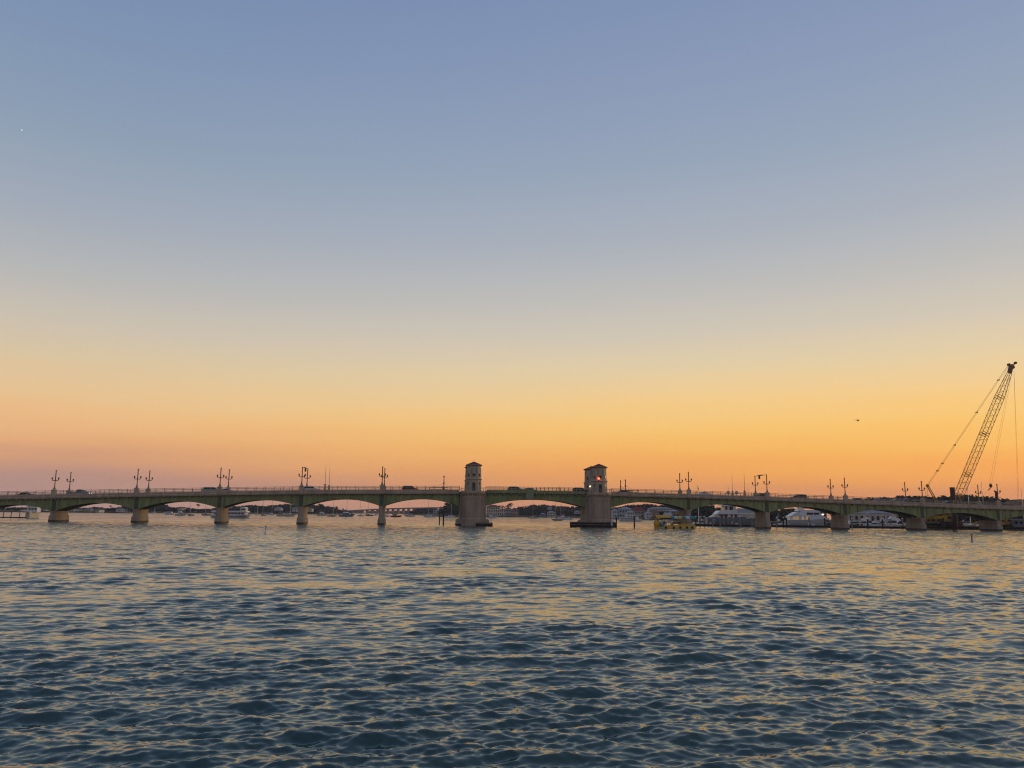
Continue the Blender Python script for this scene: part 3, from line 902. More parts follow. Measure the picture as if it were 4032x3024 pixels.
def car(kind, colname, col, label, px, lane, face, tail=False, head=False):
    """lane: distance behind the near face; face +1 drives right"""
    Lc, wd, body, cab = PROFILES[kind]
    s = bsz(px, 1940, lane)[0]
    z = zc(s) - 0.61
    paint = mat('paint_' + colname, col, 0.25, metal=0.25, var=0.03, spec=0.5)
    slope = math.atan((zc(s + 1) - zc(s - 1)) / 2)
    o = thing({'sedan': 'parked_car', 'suv': 'car', 'van': 'van', 'pickup': 'pickup_truck'}[kind] if kind != 'sedan' else 'car', label,
              {'sedan': 'car', 'suv': 'car', 'van': 'van', 'pickup': 'pickup'}[kind], bw(s, lane, z), 0)
    o.rotation_euler = (0, -slope if face > 0 else slope, ALPHA + (0 if face > 0 else PI))
    h = wd / 2
    b = MB()
    b.rings([[(x * 0.99, -h, zz * 1.0) for x, zz in body], [(x, -h + 0.06, zz) for x, zz in body], [(x, h - 0.06, zz) for x, zz in body], [(x * 0.99, h, zz) for x, zz in body]])
    me = b.mesh('body', paint); recalc(me)
    bo = link('body', me, o)
    mz = max(zz for _, zz in cab); z0 = min(zz for _, zz in cab)
    ins = lambda zz: h - 0.05 - 0.20 * (zz - z0) / (mz - z0)
    c = MB().rings([[(x, -ins(zz), zz) for x, zz in cab], [(x, ins(zz), zz) for x, zz in cab]])
    me = c.mesh('cabin', paint); recalc(me)
    co = link('cabin', me, o)
    # glass: side windows, windscreen and rear window a little proud of the cabin
    cx = sum(x for x, _ in cab) / len(cab); cz = z0 + (mz - z0) * 0.5
    win = [(cx + (x - cx) * 0.84, cz + (zz - cz) * 0.66) for x, zz in cab]
    for sgn in (-1, 1):
        w = MB(); w.add([(x, sgn * (ins(zz) + 0.012), zz) for x, zz in win], [tuple(range(len(win))) if sgn < 0 else tuple(reversed(range(len(win))))])
        w.build('side_window', M_DARK, co)
    for (xa, za), (xb, zb), nm, d in ((cab[-2], cab[-1], 'windscreen', 1), (cab[0], cab[1], 'rear_window', -1)):
        w = MB()
        f0, f1 = 0.12, 0.9
        pa = (xa + (xb - xa) * f0, za + (zb - za) * f0); pb = (xa + (xb - xa) * f1, za + (zb - za) * f1)
        e = 0.02 * d
        w.add([(pa[0] + e, -ins(pa[1]) + 0.1, pa[1] + 0.012), (pa[0] + e, ins(pa[1]) - 0.1, pa[1] + 0.012), (pb[0] + e, ins(pb[1]) - 0.1, pb[1] + 0.012), (pb[0] + e, -ins(pb[1]) + 0.1, pb[1] + 0.012)], [(0, 1, 2, 3)])
        w.build(nm, M_DARK, co)
    for x in (-Lc * 0.30, Lc * 0.31):
        for sgn in (-1, 1):
            wo_ = link('wheel', wheel_t, o, (x, sgn * (h - 0.08), 0.33))
            link('rim', wheel_r, wo_)
    for sgn in (-1, 1):
        zl = body[1][1]
        MB().box(-Lc / 2 - 0.02, -Lc / 2 + 0.12, sgn * (h - 0.28) - 0.14, sgn * (h - 0.28) + 0.30 * (0.5 if sgn > 0 else 0.5), zl - 0.10, zl + 0.14).build('tail_light', M_TAIL if tail else M_TAILOFF, o)
        MB().box(Lc / 2 - 0.14, Lc / 2 + 0.02, sgn * (h - 0.3) - 0.16, sgn * (h - 0.3) + 0.16, 0.62, 0.80).build('headlight', M_HEAD if head else M_HEADOFF, o)
    return o


NL, FL = 2.8, 6.2
car('sedan', 'dark_green', (0.02, 0.028, 0.024), 'dark sedan with only its roof showing at the far left of the bridge', 97, FL, -1)
car('pickup', 'silver_blue', (0.20, 0.23, 0.26), 'silver blue pickup with lit headlights right of the leftmost lamp pair', 315, NL, 1, head=True)
car('van', 'pale_teal', (0.30, 0.40, 0.37), 'pale teal van by the third lamp pair from the left edge', 835, NL, 1)
car('sedan', 'pale_white', (0.55, 0.55, 0.54), 'pale car just right of the third lamp pair from the left edge', 895, FL, 1)
car('suv', 'white', (0.62, 0.62, 0.62), 'white car with dark windows beside the left signal beam', 1226, NL, 1)
car('suv', 'maroon', (0.10, 0.012, 0.015), 'dark red car with glowing tail light left of the barrier gate', 1615, NL, 1, tail=True)
car('suv', 'teal', (0.05, 0.12, 0.10), 'dark teal car with red tail light on the left of the opening span', 2030, NL, 1, tail=True)
car('sedan', 'sage', (0.14, 0.24, 0.18), 'sage green car near the middle of the opening span', 2086, NL, 1)
car('suv', 'deep_green', (0.02, 0.045, 0.035), 'dark green car with red tail light about to pass the right tower', 2284, NL, 1, tail=True)
car('sedan', 'black', (0.012, 0.012, 0.013), 'black car beside the barrier gates right of the right tower', 2450, FL, -1)
car('sedan', 'bright_white', (0.68, 0.68, 0.70), 'small white car right of the first lamp pair past the right tower', 2768, NL, -1)
car('suv', 'brick', (0.12, 0.03, 0.025), 'dark reddish car under the right signal beam', 2994, FL, -1)
car('suv', 'plum', (0.07, 0.02, 0.03), 'plum coloured car between the right signal beam and the next lamp pair', 3143, NL, -1)
car('sedan', 'forest', (0.02, 0.04, 0.025), 'dark green car just right of the third lamp pair past the right tower', 3368, FL, -1)
car('suv', 'grey_green', (0.16, 0.19, 0.16), 'grey green car midway between the third and fourth right lamp pairs', 3468, NL, -1)
car('sedan', 'dusty_teal', (0.15, 0.24, 0.23), 'dusty teal car left of the fourth lamp pair past the right tower', 3525, NL, -1, tail=True)
car('pickup', 'navy', (0.015, 0.02, 0.035), 'dark pickup touching the fourth lamp pair past the right tower', 3575, FL, -1)
car('sedan', 'charcoal', (0.03, 0.033, 0.035), 'charcoal car in front of the leaning crane boom', 3730, NL, -1)

# a walker on the opening span
s_ = bsz(2201, 1930, 1.2)[0]
pz = zc(s_) - 0.5
person = thing('person', 'person in dark clothes walking along the near side of the opening span', 'person', bw(s_, 1.2, pz), ALPHA)
def body_mesh():
    J = {'pel': (0, 0, 0.95), 'wai': (0, 0, 1.12), 'che': (0.01, 0, 1.33), 'neck': (0.02, 0, 1.50), 'head': (0.03, 0, 1.60), 'top': (0.03, 0, 1.73),
         'shl': (0.01, 0.19, 1.42), 'ell': (-0.10, 0.23, 1.16), 'hal': (0.02, 0.22, 0.93), 'fil': (0.05, 0.22, 0.84),
         'shr': (0.01, -0.19, 1.42), 'elr': (0.12, -0.23, 1.17), 'har': (0.28, -0.20, 1.02), 'fir': (0.35, -0.19, 0.97),
         'hil': (0, 0.10, 0.90), 'knl': (0.16, 0.10, 0.50), 'anl': (0.08, 0.10, 0.09), 'tol': (0.27, 0.11, 0.04),
         'hir': (0, -0.10, 0.90), 'knr': (-0.06, -0.10, 0.48), 'anr': (-0.28, -0.10, 0.12), 'tor': (-0.12, -0.11, 0.04)}
    Rr = {'pel': 0.15, 'wai': 0.14, 'che': 0.16, 'neck': 0.06, 'head': 0.10, 'top': 0.085, 'shl': 0.075, 'ell': 0.05, 'hal': 0.04, 'fil': 0.03, 'shr': 0.075, 'elr': 0.05, 'har': 0.04, 'fir': 0.03,
          'hil': 0.11, 'knl': 0.075, 'anl': 0.05, 'tol': 0.04, 'hir': 0.11, 'knr': 0.075, 'anr': 0.05, 'tor': 0.04}
    Ed = [('pel', 'wai'), ('wai', 'che'), ('che', 'neck'), ('neck', 'head'), ('head', 'top'), ('che', 'shl'), ('shl', 'ell'), ('ell', 'hal'), ('hal', 'fil'), ('che', 'shr'), ('shr', 'elr'), ('elr', 'har'), ('har', 'fir'),
          ('pel', 'hil'), ('hil', 'knl'), ('knl', 'anl'), ('anl', 'tol'), ('pel', 'hir'), ('hir', 'knr'), ('knr', 'anr'), ('anr', 'tor')]
    K = list(J)
    me = bpy.data.meshes.new('body')
    me.from_pydata([J[k] for k in K], [(K.index(a), K.index(b)) for a, b in Ed], [])
    o = bpy.data.objects.new('body', me); COL.objects.link(o)
    md = o.modifiers.new('skin', 'SKIN')
    for i, k in enumerate(K):
        me.skin_vertices[0].data[i].radius = (Rr[k], Rr[k])
    me.skin_vertices[0].data[0].use_root = True
    o.modifiers.new('sub', 'SUBSURF').levels = 1
    o.modifiers['sub'].render_levels = 1
    me.materials.append(mat('dark_clothing', (0.02, 0.02, 0.025), 0.9, var=0.1))
    return o
bo = body_mesh(); bo.parent = person
MB().lathe([(0.02, 1.56), (0.10, 1.60), (0.115, 1.66), (0.10, 1.73), (0.05, 1.77)], cx=0.02, n=10).build('hair', mat('dark_hair', (0.015, 0.01, 0.008), 0.7, var=0), person, smooth=True)

# ================================================================== BOATS
M_HULLW = M_WHITE
M_CREAM = mat('cream_gelcoat', (0.55, 0.50, 0.40), 0.35, var=0.06, scale=0.6)
M_TAN = mat('tan_hull', (0.36, 0.27, 0.18), 0.45, var=0.08)
M_NAVY = mat('navy_hull', (0.02, 0.025, 0.045), 0.35, var=0.06)
M_BLUE = mat('blue_grey_hull', (0.14, 0.19, 0.27), 0.4, var=0.06)
M_RED = mat('red_hull', (0.20, 0.025, 0.03), 0.45, var=0.1)
M_MAST = mat('aluminium_mast', (0.45, 0.44, 0.43), 0.4, metal=0.3, var=0.05)
M_SAIL = mat('furled_sailcloth', (0.22, 0.22, 0.26), 0.8, var=0.1)
M_ANTI = mat('antifouling', (0.03, 0.02, 0.02), 0.7, var=0.1)


def hull_mb(Lh, B, fb, bow_up=0.3, stern_w=0.8, rake=0.12, draft=0.35, n=12):
    R = []
    for k in range(n + 1):
        u = k / n
        w = B / 2 * (stern_w + (1 - stern_w) * math.sin(min(1, u / 0.55) * PI / 2)) * (1 - max(0, (u - 0.45) / 0.55) ** 2.4 * 0.97)
        zs = fb * (1 + bow_up * u ** 2)
        x = -Lh / 2 + Lh * u
        xb = x - rake * Lh * max(0, u - 0.35) ** 2 / 0.42
        R.append([(x, w, zs), (xb + (x - xb) * 0.6, w * 0.93, zs * 0.5), (xb, w * 0.72, 0.02), (xb, 0, -draft), (xb, -w * 0.72, 0.02), (xb + (x - xb) * 0.6, -w * 0.93, zs * 0.5), (x, -w, zs)])
    return MB().rings(R)


def hull(o, Lh, B, fb, m, **k):
    me = hull_mb(Lh, B, fb, **k).mesh('hull', m); recalc(me)
    h = link('hull', me, o)
    st = MB()
    return h


def taper_box(x0, x1, w0, z0, z1, fr=0.3, bk=0.1, w1=None):
    """cabin block with sloping front and back"""
    w1 = w0 * 0.86 if w1 is None else w1
    H = z1 - z0
    return MB().add([(x0, -w0, z0), (x1, -w0, z0), (x1, w0, z0), (x0, w0, z0), (x0 + bk * H, -w1, z1), (x1 - fr * H, -w1, z1), (x1 - fr * H, w1, z1), (x0 + bk * H, w1, z1)],
                    [(3, 2, 1, 0), (4, 5, 6, 7), (0, 1, 5, 4), (1, 2, 6, 5), (2, 3, 7, 6), (3, 0, 4, 7)])


def band(x0, x1, w0, z0, z1, fr=0.3, bk=0.1, e=0.02, w1=None):
    return taper_box(x0 - e, x1 + e, w0 + e, z0, z1, fr, bk, (w0 * 0.93 if w1 is None else w1) + e)


def boat_at(name, px, py, label, cat, face, yaw=0.0, group=None, Y=None):
    Y = dist(px, py) if Y is None else Y
    p = at(px, py, Y)
    return thing(name, label, cat, (p.x, p.y, 0.0), (0 if face > 0 else PI) + yaw, group), Y


def sailboat(px, py, wpx, face, hm, label, top_py=None, mast_off=0.08, yaw=0.0, cover=M_SAIL, two=False, group='moored sailboats'):
    Y = dist(px, py)
    Lh = wpx * mpp(Y)
    o, Y = boat_at('sailboat', px, py, label, 'sailboat', face, yaw, group)
    B = Lh * 0.3
    hull(o, Lh, B, Lh * 0.085 + 0.25, hm, bow_up=0.35, stern_w=0.7, rake=0.2)
    fb = Lh * 0.085 + 0.25
    c = taper_box(-Lh * 0.18, Lh * 0.22, B * 0.30, fb, fb + 0.55, 1.0, 0.2).build('cabin', M_HULLW, o)
    for sgn in (-1, 1):
        MB().box(-Lh * 0.10, Lh * 0.12, sgn * (B * 0.285) - 0.02, sgn * (B * 0.285) + 0.02, fb + 0.2, fb + 0.4).build('window', M_DARK, c)
    mh = (at(px, top_py, Y).z if top_py else Lh * 1.25)
    mt = MB().tube((Lh * mast_off, 0, fb + 0.3), (Lh * mast_off, 0, mh), 0.13, 0.09, 6).build('mast', M_MAST, o)
    MB().tube((Lh * mast_off, -B * 0.28, mh * 0.62), (Lh * mast_off, B * 0.28, mh * 0.62), 0.035, 0.035, 4).build('spreader', M_MAST, mt)
    st = MB()
    for e in ((Lh * 0.49, 0, fb * 1.3), (-Lh * 0.49, 0, fb), (Lh * mast_off, B * 0.45, fb), (Lh * mast_off, -B * 0.45, fb)):
        st.tube((Lh * mast_off, 0, mh * 0.98), e, 0.012, 0.012, 3)
    st.build('rigging', M_MAST, mt)
    bm = MB().tube((Lh * mast_off, 0, fb + 1.35), (-Lh * 0.36, 0, fb + 1.25), 0.06, 0.05, 6).build('boom', M_MAST, o)
    MB().tube((Lh * mast_off - 0.15, 0, fb + 1.5), (-Lh * 0.33, 0, fb + 1.36), 0.17, 0.10, 7).build('furled_sail', cover, bm)
    if two:
        MB().tube((-Lh * 0.32, 0, fb), (-Lh * 0.32, 0, mh * 0.74), 0.07, 0.05, 6).build('mizzen_mast', M_MAST, o)
    return o


def motorboat(px, py, wpx, face, hm, label, cabin_h=1.0, fly=True, yaw=0.0, group='moored motor boats', Y=None, canopy=None, beam=0.30):
    o, Y = boat_at('motorboat', px, py, label, 'motorboat', face, yaw, group, Y)
    Lh = wpx * mpp(Y)
    B = Lh * beam
    fb = Lh * 0.075 + 0.45
    hull(o, Lh, B, fb, hm, bow_up=0.5, stern_w=0.9, rake=0.18)
    c = taper_box(-Lh * 0.28, Lh * 0.22, B * 0.40, fb * 0.9, fb + 1.0 * cabin_h, 1.1, 0.15).build('cabin', M_HULLW if hm is not M_BLUE else M_BLUE, o)
    band(-Lh * 0.24, Lh * 0.185, B * 0.385, fb + 0.32 * cabin_h, fb + 0.76 * cabin_h, 1.1, 0.15).build('window', M_DARK, c)
    if fly:
        f = taper_box(-Lh * 0.25, Lh * 0.06, B * 0.33, fb + 1.0 * cabin_h, fb + 1.55 * cabin_h, 0.8, 0.1).build('flybridge', M_HULLW, o)
        MB().box(-Lh * 0.22, Lh * 0.02, -B * 0.32, B * 0.32, fb + 2.35 * cabin_h, fb + 2.45 * cabin_h).build('hardtop', canopy or M_HULLW, f)
        MB().tube((-Lh * 0.2, B * 0.28, fb + 1.5), (-Lh * 0.18, B * 0.28, fb + 2.36 * cabin_h), 0.04).build('stanchion', M_STEEL, f)
        MB().tube((-Lh * 0.2, -B * 0.28, fb + 1.5), (-Lh * 0.18, -B * 0.28, fb + 2.36 * cabin_h), 0.04).build('stanchion', M_STEEL, f)
    MB().tube((-Lh * 0.1, 0, fb + 1.0 * cabin_h), (-Lh * 0.12, 0, fb + 3.4 * cabin_h), 0.03, 0.02, 4).build('antenna', M_STEEL, o)
    return o


# ---- seen through the left-hand arches
sailboat(607, 2021, 20, 1, M_HULLW, 'small white sailboat close to the second pier from the left edge', top_py=1996)
motorboat(665, 2026, 46, -1, M_HULLW, 'low white motorboat with a dark stern left of the cream cruiser', 0.9, fly=False)
motorboat(713, 2030, 46, 1, M_CREAM, 'cream cabin cruiser in the middle of the third arch from the left')
sailboat(750, 2030, 28, -1, M_NAVY, 'little dark sailboat just right of the cream cruiser', top_py=1972)
sailboat(811, 2029.5, 42, -1, M_TAN, 'tan hulled sailboat left of the third pier', top_py=1985)
sailboat(1012, 2027, 16, 1, M_HULLW, 'tiny white sailboat right of the two deck ferry', top_py=1966)
sailboat(1036, 2030, 24, -1, M_NAVY, 'black hulled sailboat in the fourth arch from the left', top_py=1964)
sailboat(1067, 2028.5, 36, 1, M_HULLW, 'white sailboat right of the black hulled one', top_py=1968)
sailboat(1130, 2033, 78, 1, M_CREAM, 'large pale ketch with two thick masts left of the fourth pier', top_py=1974, two=True, mast_off=0.16)
motorboat(1270, 2031, 42, 1, M_CREAM, 'beige boat under a rounded canopy in the fifth arch', 1.2, canopy=M_CREAM)
sailboat(1308, 2034, 38, 1, M_TAN, 'tan sailboat beside the beige canopied boat', top_py=1962)
motorboat(1367, 2034, 64, 1, M_BLUE, 'blue grey motor yacht below the tallest mast in the fifth arch', 1.2)
sailboat(1366, 2031, 30, -1, M_HULLW, 'sailboat with the tallest mast standing in the fifth arch', top_py=1958, mast_off=0.02)
sailboat(1420, 2032, 32, -1, M_HULLW, 'white sailboat right of the blue grey yacht', top_py=1970)
sailboat(1452, 2031, 36, -1, M_NAVY, 'dark hulled sailboat left of the fifth pier', top_py=1970)
motorboat(1480, 2030, 16, 1, M_HULLW, 'tiny white boat almost touching the fifth pier', 0.7, fly=False)
motorboat(1524, 2035, 24, 1, M_HULLW, 'small white boat just right of the fifth pier', 0.8, fly=False)
tug, Yt = boat_at('tugboat', 1560, 2036, 'small red tugboat with a tan wheelhouse in the sixth arch', 'tugboat', 1)
Lt = 44 * mpp(Yt)
hull(tug, Lt, Lt * 0.33, 0.9, M_RED, bow_up=0.6, stern_w=0.85)
c_ = taper_box(-Lt * 0.32, Lt * 0.06, Lt * 0.12, 0.8, 2.6, 0.05, 0.05).build('wheelhouse', M_TAN, tug)
band(-Lt * 0.30, Lt * 0.05, Lt * 0.11, 1.7, 2.3, 0.05, 0.05).build('window', M_DARK, c_)
MB().tube((-Lt * 0.1, 0, 2.6), (-Lt * 0.1, 0, 5.2), 0.07, 0.05).build('mast', M_MAST, tug)
MB().tube((-Lt * 0.2, 0, 2.6), (-Lt * 0.2, 0, 3.5), 0.18, 0.18, 8).build('funnel', M_RED, tug)
sailboat(1612, 2034, 44, -1, M_CREAM, 'pale sailboat right of the red tugboat', top_py=1962)
sailboat(1690, 2037, 54, -1, M_HULLW, 'white sailboat with a wide cabin in the sixth arch', top_py=1962, two=True)
sailboat(1773, 2037, 46, 1, M_HULLW, 'white sailboat moored before the tall dark trees by the left tower', top_py=1974)
# ---- seen through the opening span
motorboat(1938, 2041, 42, 1, M_HULLW, 'white motorboat just right of the left tower pier', 0.9)
sailboat(2096, 2041.5, 44, -1, M_CREAM, 'pale sailboat with a tall mast centred in the opening span', top_py=1958, mast_off=-0.05)
sailboat(2192, 2050, 44, -1, M_TAN, 'tan sailboat in the right part of the opening span', top_py=1978)
motorboat(2222, 2046, 44, 1, M_HULLW, 'white flybridge boat behind the tan sailboat', 1.0)
sailboat(2205, 2043, 34, 1, M_HULLW, 'white sailboat whose mast stands right beside the tan boat mast', top_py=1982)
motorboat(2247, 2047.5, 24, 1, M_HULLW, 'small white boat left of the right tower pier', 0.7, fly=False)
# ---- right of the right tower
lb, Yl = boat_at('excursion_boat', 2485, 2053, 'long low white excursion boat under a flat roof right of the right tower', 'boat', 1)
Ll = 92 * mpp(Yl)
hull(lb, Ll, 3.6, 0.9, M_HULLW, bow_up=0.25, stern_w=0.95, rake=0.06)
c_ = taper_box(-Ll * 0.48, Ll * 0.18, 1.55, 0.85, 2.0, 0.2, 0.02, 1.5).build('cabin', M_HULLW, lb)
band(-Ll * 0.47, Ll * 0.17, 1.52, 1.05, 1.6, 0.2, 0.02, 0.03, 1.5).build('window', M_DARK, c_)
MB().box(-Ll * 0.30, Ll * 0.38, -1.7, 1.7, 3.15, 3.32).build('roof', M_HULLW, lb)
for x in (-0.28, -0.1, 0.1, 0.35):
    for y in (-1.5, 1.5):
        MB().tube((Ll * x, y, 0.9), (Ll * x, y, 3.2), 0.05).build('roof_post', M_STEEL, lb)
taper_box(Ll * 0.2, Ll * 0.33, 1.1, 0.95, 2.3, 0.5, 0.1).build('wheelhouse', M_HULLW, lb)
motorboat(2514, 2050, 34, 1, M_CREAM, 'small cream boat half hidden by the long excursion boat', 1.0)

# ================================================================== LARGER BOATS, drawn from their side view with their real width
def side(o, Y, name, m, pts, y0, y1, parent=None, face=1):
    """side-view polygon of the photograph pushed across the boat from y0 to y1"""
    P = []
    for px, py in pts:
        p = at(px, py, Y)
        P.append((p.x - o.location.x, p.z))
    me = MB().extr_y(P, y0, y1).mesh(name, m); recalc(me)
    return link(name, me, parent or o)


def px_box(o, Y, name, m, x0, x1, yt, yb, y0, y1, parent=None):
    return side(o, Y, name, m, [(x0, yb), (x1, yb), (x1, yt), (x0, yt)], y0, y1, parent)


M_YW = mat('yacht_white', (0.74, 0.74, 0.75), 0.28, var=0.04, scale=0.5)
M_YG = mat('yacht_hull_grey', (0.20, 0.20, 0.225), 0.3, var=0.06, scale=0.5)
M_YC = mat('yacht_cream', (0.60, 0.53, 0.43), 0.35, var=0.05, scale=0.5)
M_TINT = mat('tinted_glass', (0.05, 0.03, 0.035), 0.12, var=0)
M_LITW = mat('warm_lit_cabin', (0.5, 0.33, 0.14), 0.4, var=0.2, scale=1.5, emit=(1.0, 0.62, 0.25), estr=0.22)

# ---- large yacht under the arch right of the tour boat
Y1 = 276.0
p0 = at(2892, 2075, Y1)
y1 = thing('motor_yacht', 'large white three deck motor yacht with satellite domes above the bridge railing', 'yacht', (p0.x, p0.y, 0))
Lh = 222 * mpp(Y1)
hull(y1, Lh, 6.0, 3.0, M_YG, bow_up=0.25, stern_w=0.9, rake=0.10, n=16)
dk = side(y1, Y1, 'main_deckhouse', M_YC, [(2815, 2044), (2978, 2041), (2974, 2024), (2813, 2024)], -2.6, 2.6)
for x0, x1 in ((2824, 2842), (2844, 2859)):
    px_box(y1, Y1, 'window', M_TINT, x0, x1, 2025.5, 2040, -2.63, -2.55, dk)
for x0, x1 in ((2870, 2877), (2884, 2894)):
    px_box(y1, Y1, 'window', M_TINT, x0, x1, 2025.5, 2035, -2.63, -2.55, dk)
side(y1, Y1, 'stern_wing', M_YC, [(2789, 2040), (2817, 2024), (2822, 2024), (2818, 2048), (2800, 2048)], -2.7, 2.7)
ud = side(y1, Y1, 'upper_deck', M_YW, [(2813, 2024), (2974, 2023.5), (2968, 2012), (2946, 2005), (2894, 2003), (2880, 2009), (2826, 2011)], -2.8, 2.8)
side(y1, Y1, 'foredeck_cover', mat('blue_white_cover', (0.42, 0.47, 0.54), 0.6, var=0.06), [(2893, 2019), (2972, 2019), (2966, 2011), (2944, 2003.5), (2896, 2001)], -2.83, -2.2, ud)
ph = side(y1, Y1, 'pilothouse', M_YC, [(2844, 2010), (2893, 2009), (2889, 1993), (2846, 1993)], -2.1, 2.1)
px_box(y1, Y1, 'window', M_TINT, 2850, 2857, 1995, 2007, -2.13, -2.05, ph)
px_box(y1, Y1, 'window', M_TINT, 2866, 2879, 1995, 2008, -2.13, -2.05, ph)
side(y1, Y1, 'hardtop', M_YW, [(2834, 1993), (2908, 1993), (2896, 1986), (2870, 1980), (2848, 1980), (2836, 1985)], -2.4, 2.4)
mst = side(y1, Y1, 'radar_mast', M_YW, [(2868, 1981), (2896, 1981), (2892, 1958), (2886, 1946), (2880, 1946), (2874, 1958)], -0.5, 0.5)
for cx, yy in ((2864, -1.2), (2904, 1.0)):
    p = at(cx, 1940, Y1)
    MB().tube((p.x - p0.x, yy, p.z - 3.2), (p.x - p0.x, yy, p.z - 0.4), 0.12).tube((p.x - p0.x, yy, p.z - 3.1), (0.2, 0, p.z - 3.4), 0.12).build('dome_stand', M_YW, mst)
    MB().lathe([(0.3, p.z - 0.5), (0.62, p.z - 0.35), (0.70, p.z), (0.6, p.z + 0.35), (0.35, p.z + 0.58), (0.05, p.z + 0.68)], cx=p.x - p0.x, cy=yy, n=12).build('satellite_dome', mat('dome_grey', (0.42, 0.42, 0.46), 0.4, var=0.04), mst, smooth=True)
for cx, tp in ((2871, 1918), (2899, 1924), (2947, 1918)):
    p, q = at(cx, 1960, Y1), at(cx, tp, Y1)
    MB().tube((p.x - p0.x, 0.6, p.z - 3), (q.x - p0.x, 0.6, q.z), 0.06, 0.05, 5).build('antenna', M_STEEL, mst)
MB().tube((Lh * 0.42, -2.0, 2.4), (Lh * 0.45, -1.9, 1.9), 0.25, 0.2).build('anchor', M_BLACK, y1)

# ---- second yacht, bow to the right
Y2 = 274.0
p0 = at(3181, 2076, Y2)
y2 = thing('motor_yacht', 'white motor yacht with warm lit saloon windows and bow pointing right', 'yacht', (p0.x, p0.y, 0))
Lh = 172 * mpp(Y2)
hull(y2, Lh, 5.0, 2.35, mat('yacht_hull_pale', (0.46, 0.46, 0.44), 0.3, var=0.05, scale=0.5), bow_up=0.36, stern_w=0.92, rake=0.14, n=16)
dk = side(y2, Y2, 'saloon', M_YW, [(3102, 2050), (3190, 2048), (3184, 2032), (3104, 2032)], -2.2, 2.2)
for x0, x1 in ((3113, 3122), (3123.5, 3136), (3148, 3156), (3164, 3178)):
    px_box(y2, Y2, 'window', M_LITW, x0, x1, 2033.5, 2046, -2.23, -2.15, dk)
side(y2, Y2, 'foredeck_trunk', M_YW, [(3180, 2048), (3246, 2043), (3240, 2034), (3226, 2029), (3178, 2029)], -1.9, 1.9)
ud = side(y2, Y2, 'boat_deck', M_YW, [(3098, 2033.5), (3184, 2033), (3184, 2028), (3150, 2028), (3130, 2016), (3122, 2020), (3108, 2030)], -2.3, 2.3)
ph = side(y2, Y2, 'pilothouse', M_YW, [(3136, 2030), (3228, 2029), (3218, 2013), (3146, 2013)], -1.9, 1.9)
px_box(y2, Y2, 'window', M_DARK, 3168, 3194, 2018.5, 2026.5, -1.93, -1.85, ph)
px_box(y2, Y2, 'window', M_DARK, 3196, 3217, 2018.5, 2026.5, -1.93, -1.85, ph)
side(y2, Y2, 'flybridge', M_YW, [(3140, 2013), (3222, 2013), (3216, 2008), (3144, 2008)], -1.8, 1.8)
ar = side(y2, Y2, 'radar_arch', M_YW, [(3134, 2013), (3144, 2013), (3150, 2004), (3184, 2003), (3184, 2000), (3146, 2000), (3138, 2004)], -1.7, 1.7)
for cx in (3143, 3162):
    p = at(cx, 1997, Y2)
    MB().lathe([(0.2, p.z - 0.35), (0.36, p.z - 0.1), (0.32, p.z + 0.22), (0.05, p.z + 0.36)], cx=p.x - p0.x, n=10).build('dome', mat('pale_green_dome', (0.42, 0.52, 0.46), 0.4, var=0), ar, smooth=True)
MB().path([(Lh * 0.22, -1.6, 3.5), (Lh * 0.38, -1.0, 3.75), (Lh * 0.5, 0, 3.95)], 0.035, 4).path([(Lh * 0.22, 1.6, 3.5), (Lh * 0.38, 1.0, 3.75), (Lh * 0.5, 0, 3.95)], 0.035, 4).build('bow_rail', M_STEEL, y2)
MB().box(Lh * 0.40, Lh * 0.44, -1.25, -0.9, 1.9, 2.5).build('anchor', M_BLACK, y2)

# ---- smaller marina boats
motorboat(3365, 2075, 84, 1, M_NAVY, 'black hulled sport boat with a white deck beside the third right pier', 1.3, fly=False, Y=276, group='marina boats')
motorboat(3440, 2074, 56, -1, M_HULLW, 'white cabin boat with green canvas in front of the harbour building', 1.0, Y=280, group='marina boats', canopy=mat('green_canvas', (0.03, 0.07, 0.06), 0.8))
motorboat(3505, 2072, 90, -1, M_CREAM, 'tall cream trawler yacht right of the green canvas boat', 1.9, Y=284, group='marina boats')
motorboat(3545, 2070, 52, 1, M_HULLW, 'white boat left of the fourth right pier', 1.6, Y=292, group='marina boats')
motorboat(3395, 2066, 60, -1, M_HULLW, 'white cruiser moored behind the black hulled sport boat', 1.5, Y=300, group='marina boats')
motorboat(3070, 2066, 44, 1, M_HULLW, 'white boat between the second right pier and the lit yacht', 1.2, Y=296, group='marina boats')
motorboat(2768, 2068, 40, 1, M_HULLW, 'small white boat at the left end of the marina dock', 1.0, Y=290, group='marina boats')
motorboat(2806, 2068, 30, -1, M_CREAM, 'little pale boat under the stern of the three deck yacht', 0.9, Y=268, group='marina boats', fly=False)

for k_, (px_, py_, w_, f_, hm_, ch_, Y_, fl_, lab_) in enumerate((
        (3102, 2060, 40, -1, M_CREAM, 1.3, 312, True, 'pale boat showing above the stern of the lit yacht'),
        (3338, 2060, 40, 1, M_HULLW, 1.7, 305, True, 'white flybridge boat half hidden by the third right pier'),
        (3424, 2062, 54, 1, M_HULLW, 1.8, 312, True, 'tall white boat close under the harbour building'),
        (3470, 2060, 46, -1, M_CREAM, 1.6, 318, True, 'cream boat behind the green canvas boat'),
        (3530, 2060, 50, 1, M_HULLW, 2.0, 308, True, 'highest white boat at the right end of the harbour building'),
        (3580, 2062, 60, -1, M_HULLW, 1.6, 300, True, 'white boat hidden mostly by the fourth right pier'),
        (2935, 2062, 60, 1, M_HULLW, 1.0, 300, False, 'white boat behind the bow of the three deck yacht'))):
    motorboat(px_, py_, w_, f_, hm_, lab_, ch_, fly=fl_, Y=Y_, group='marina boats')

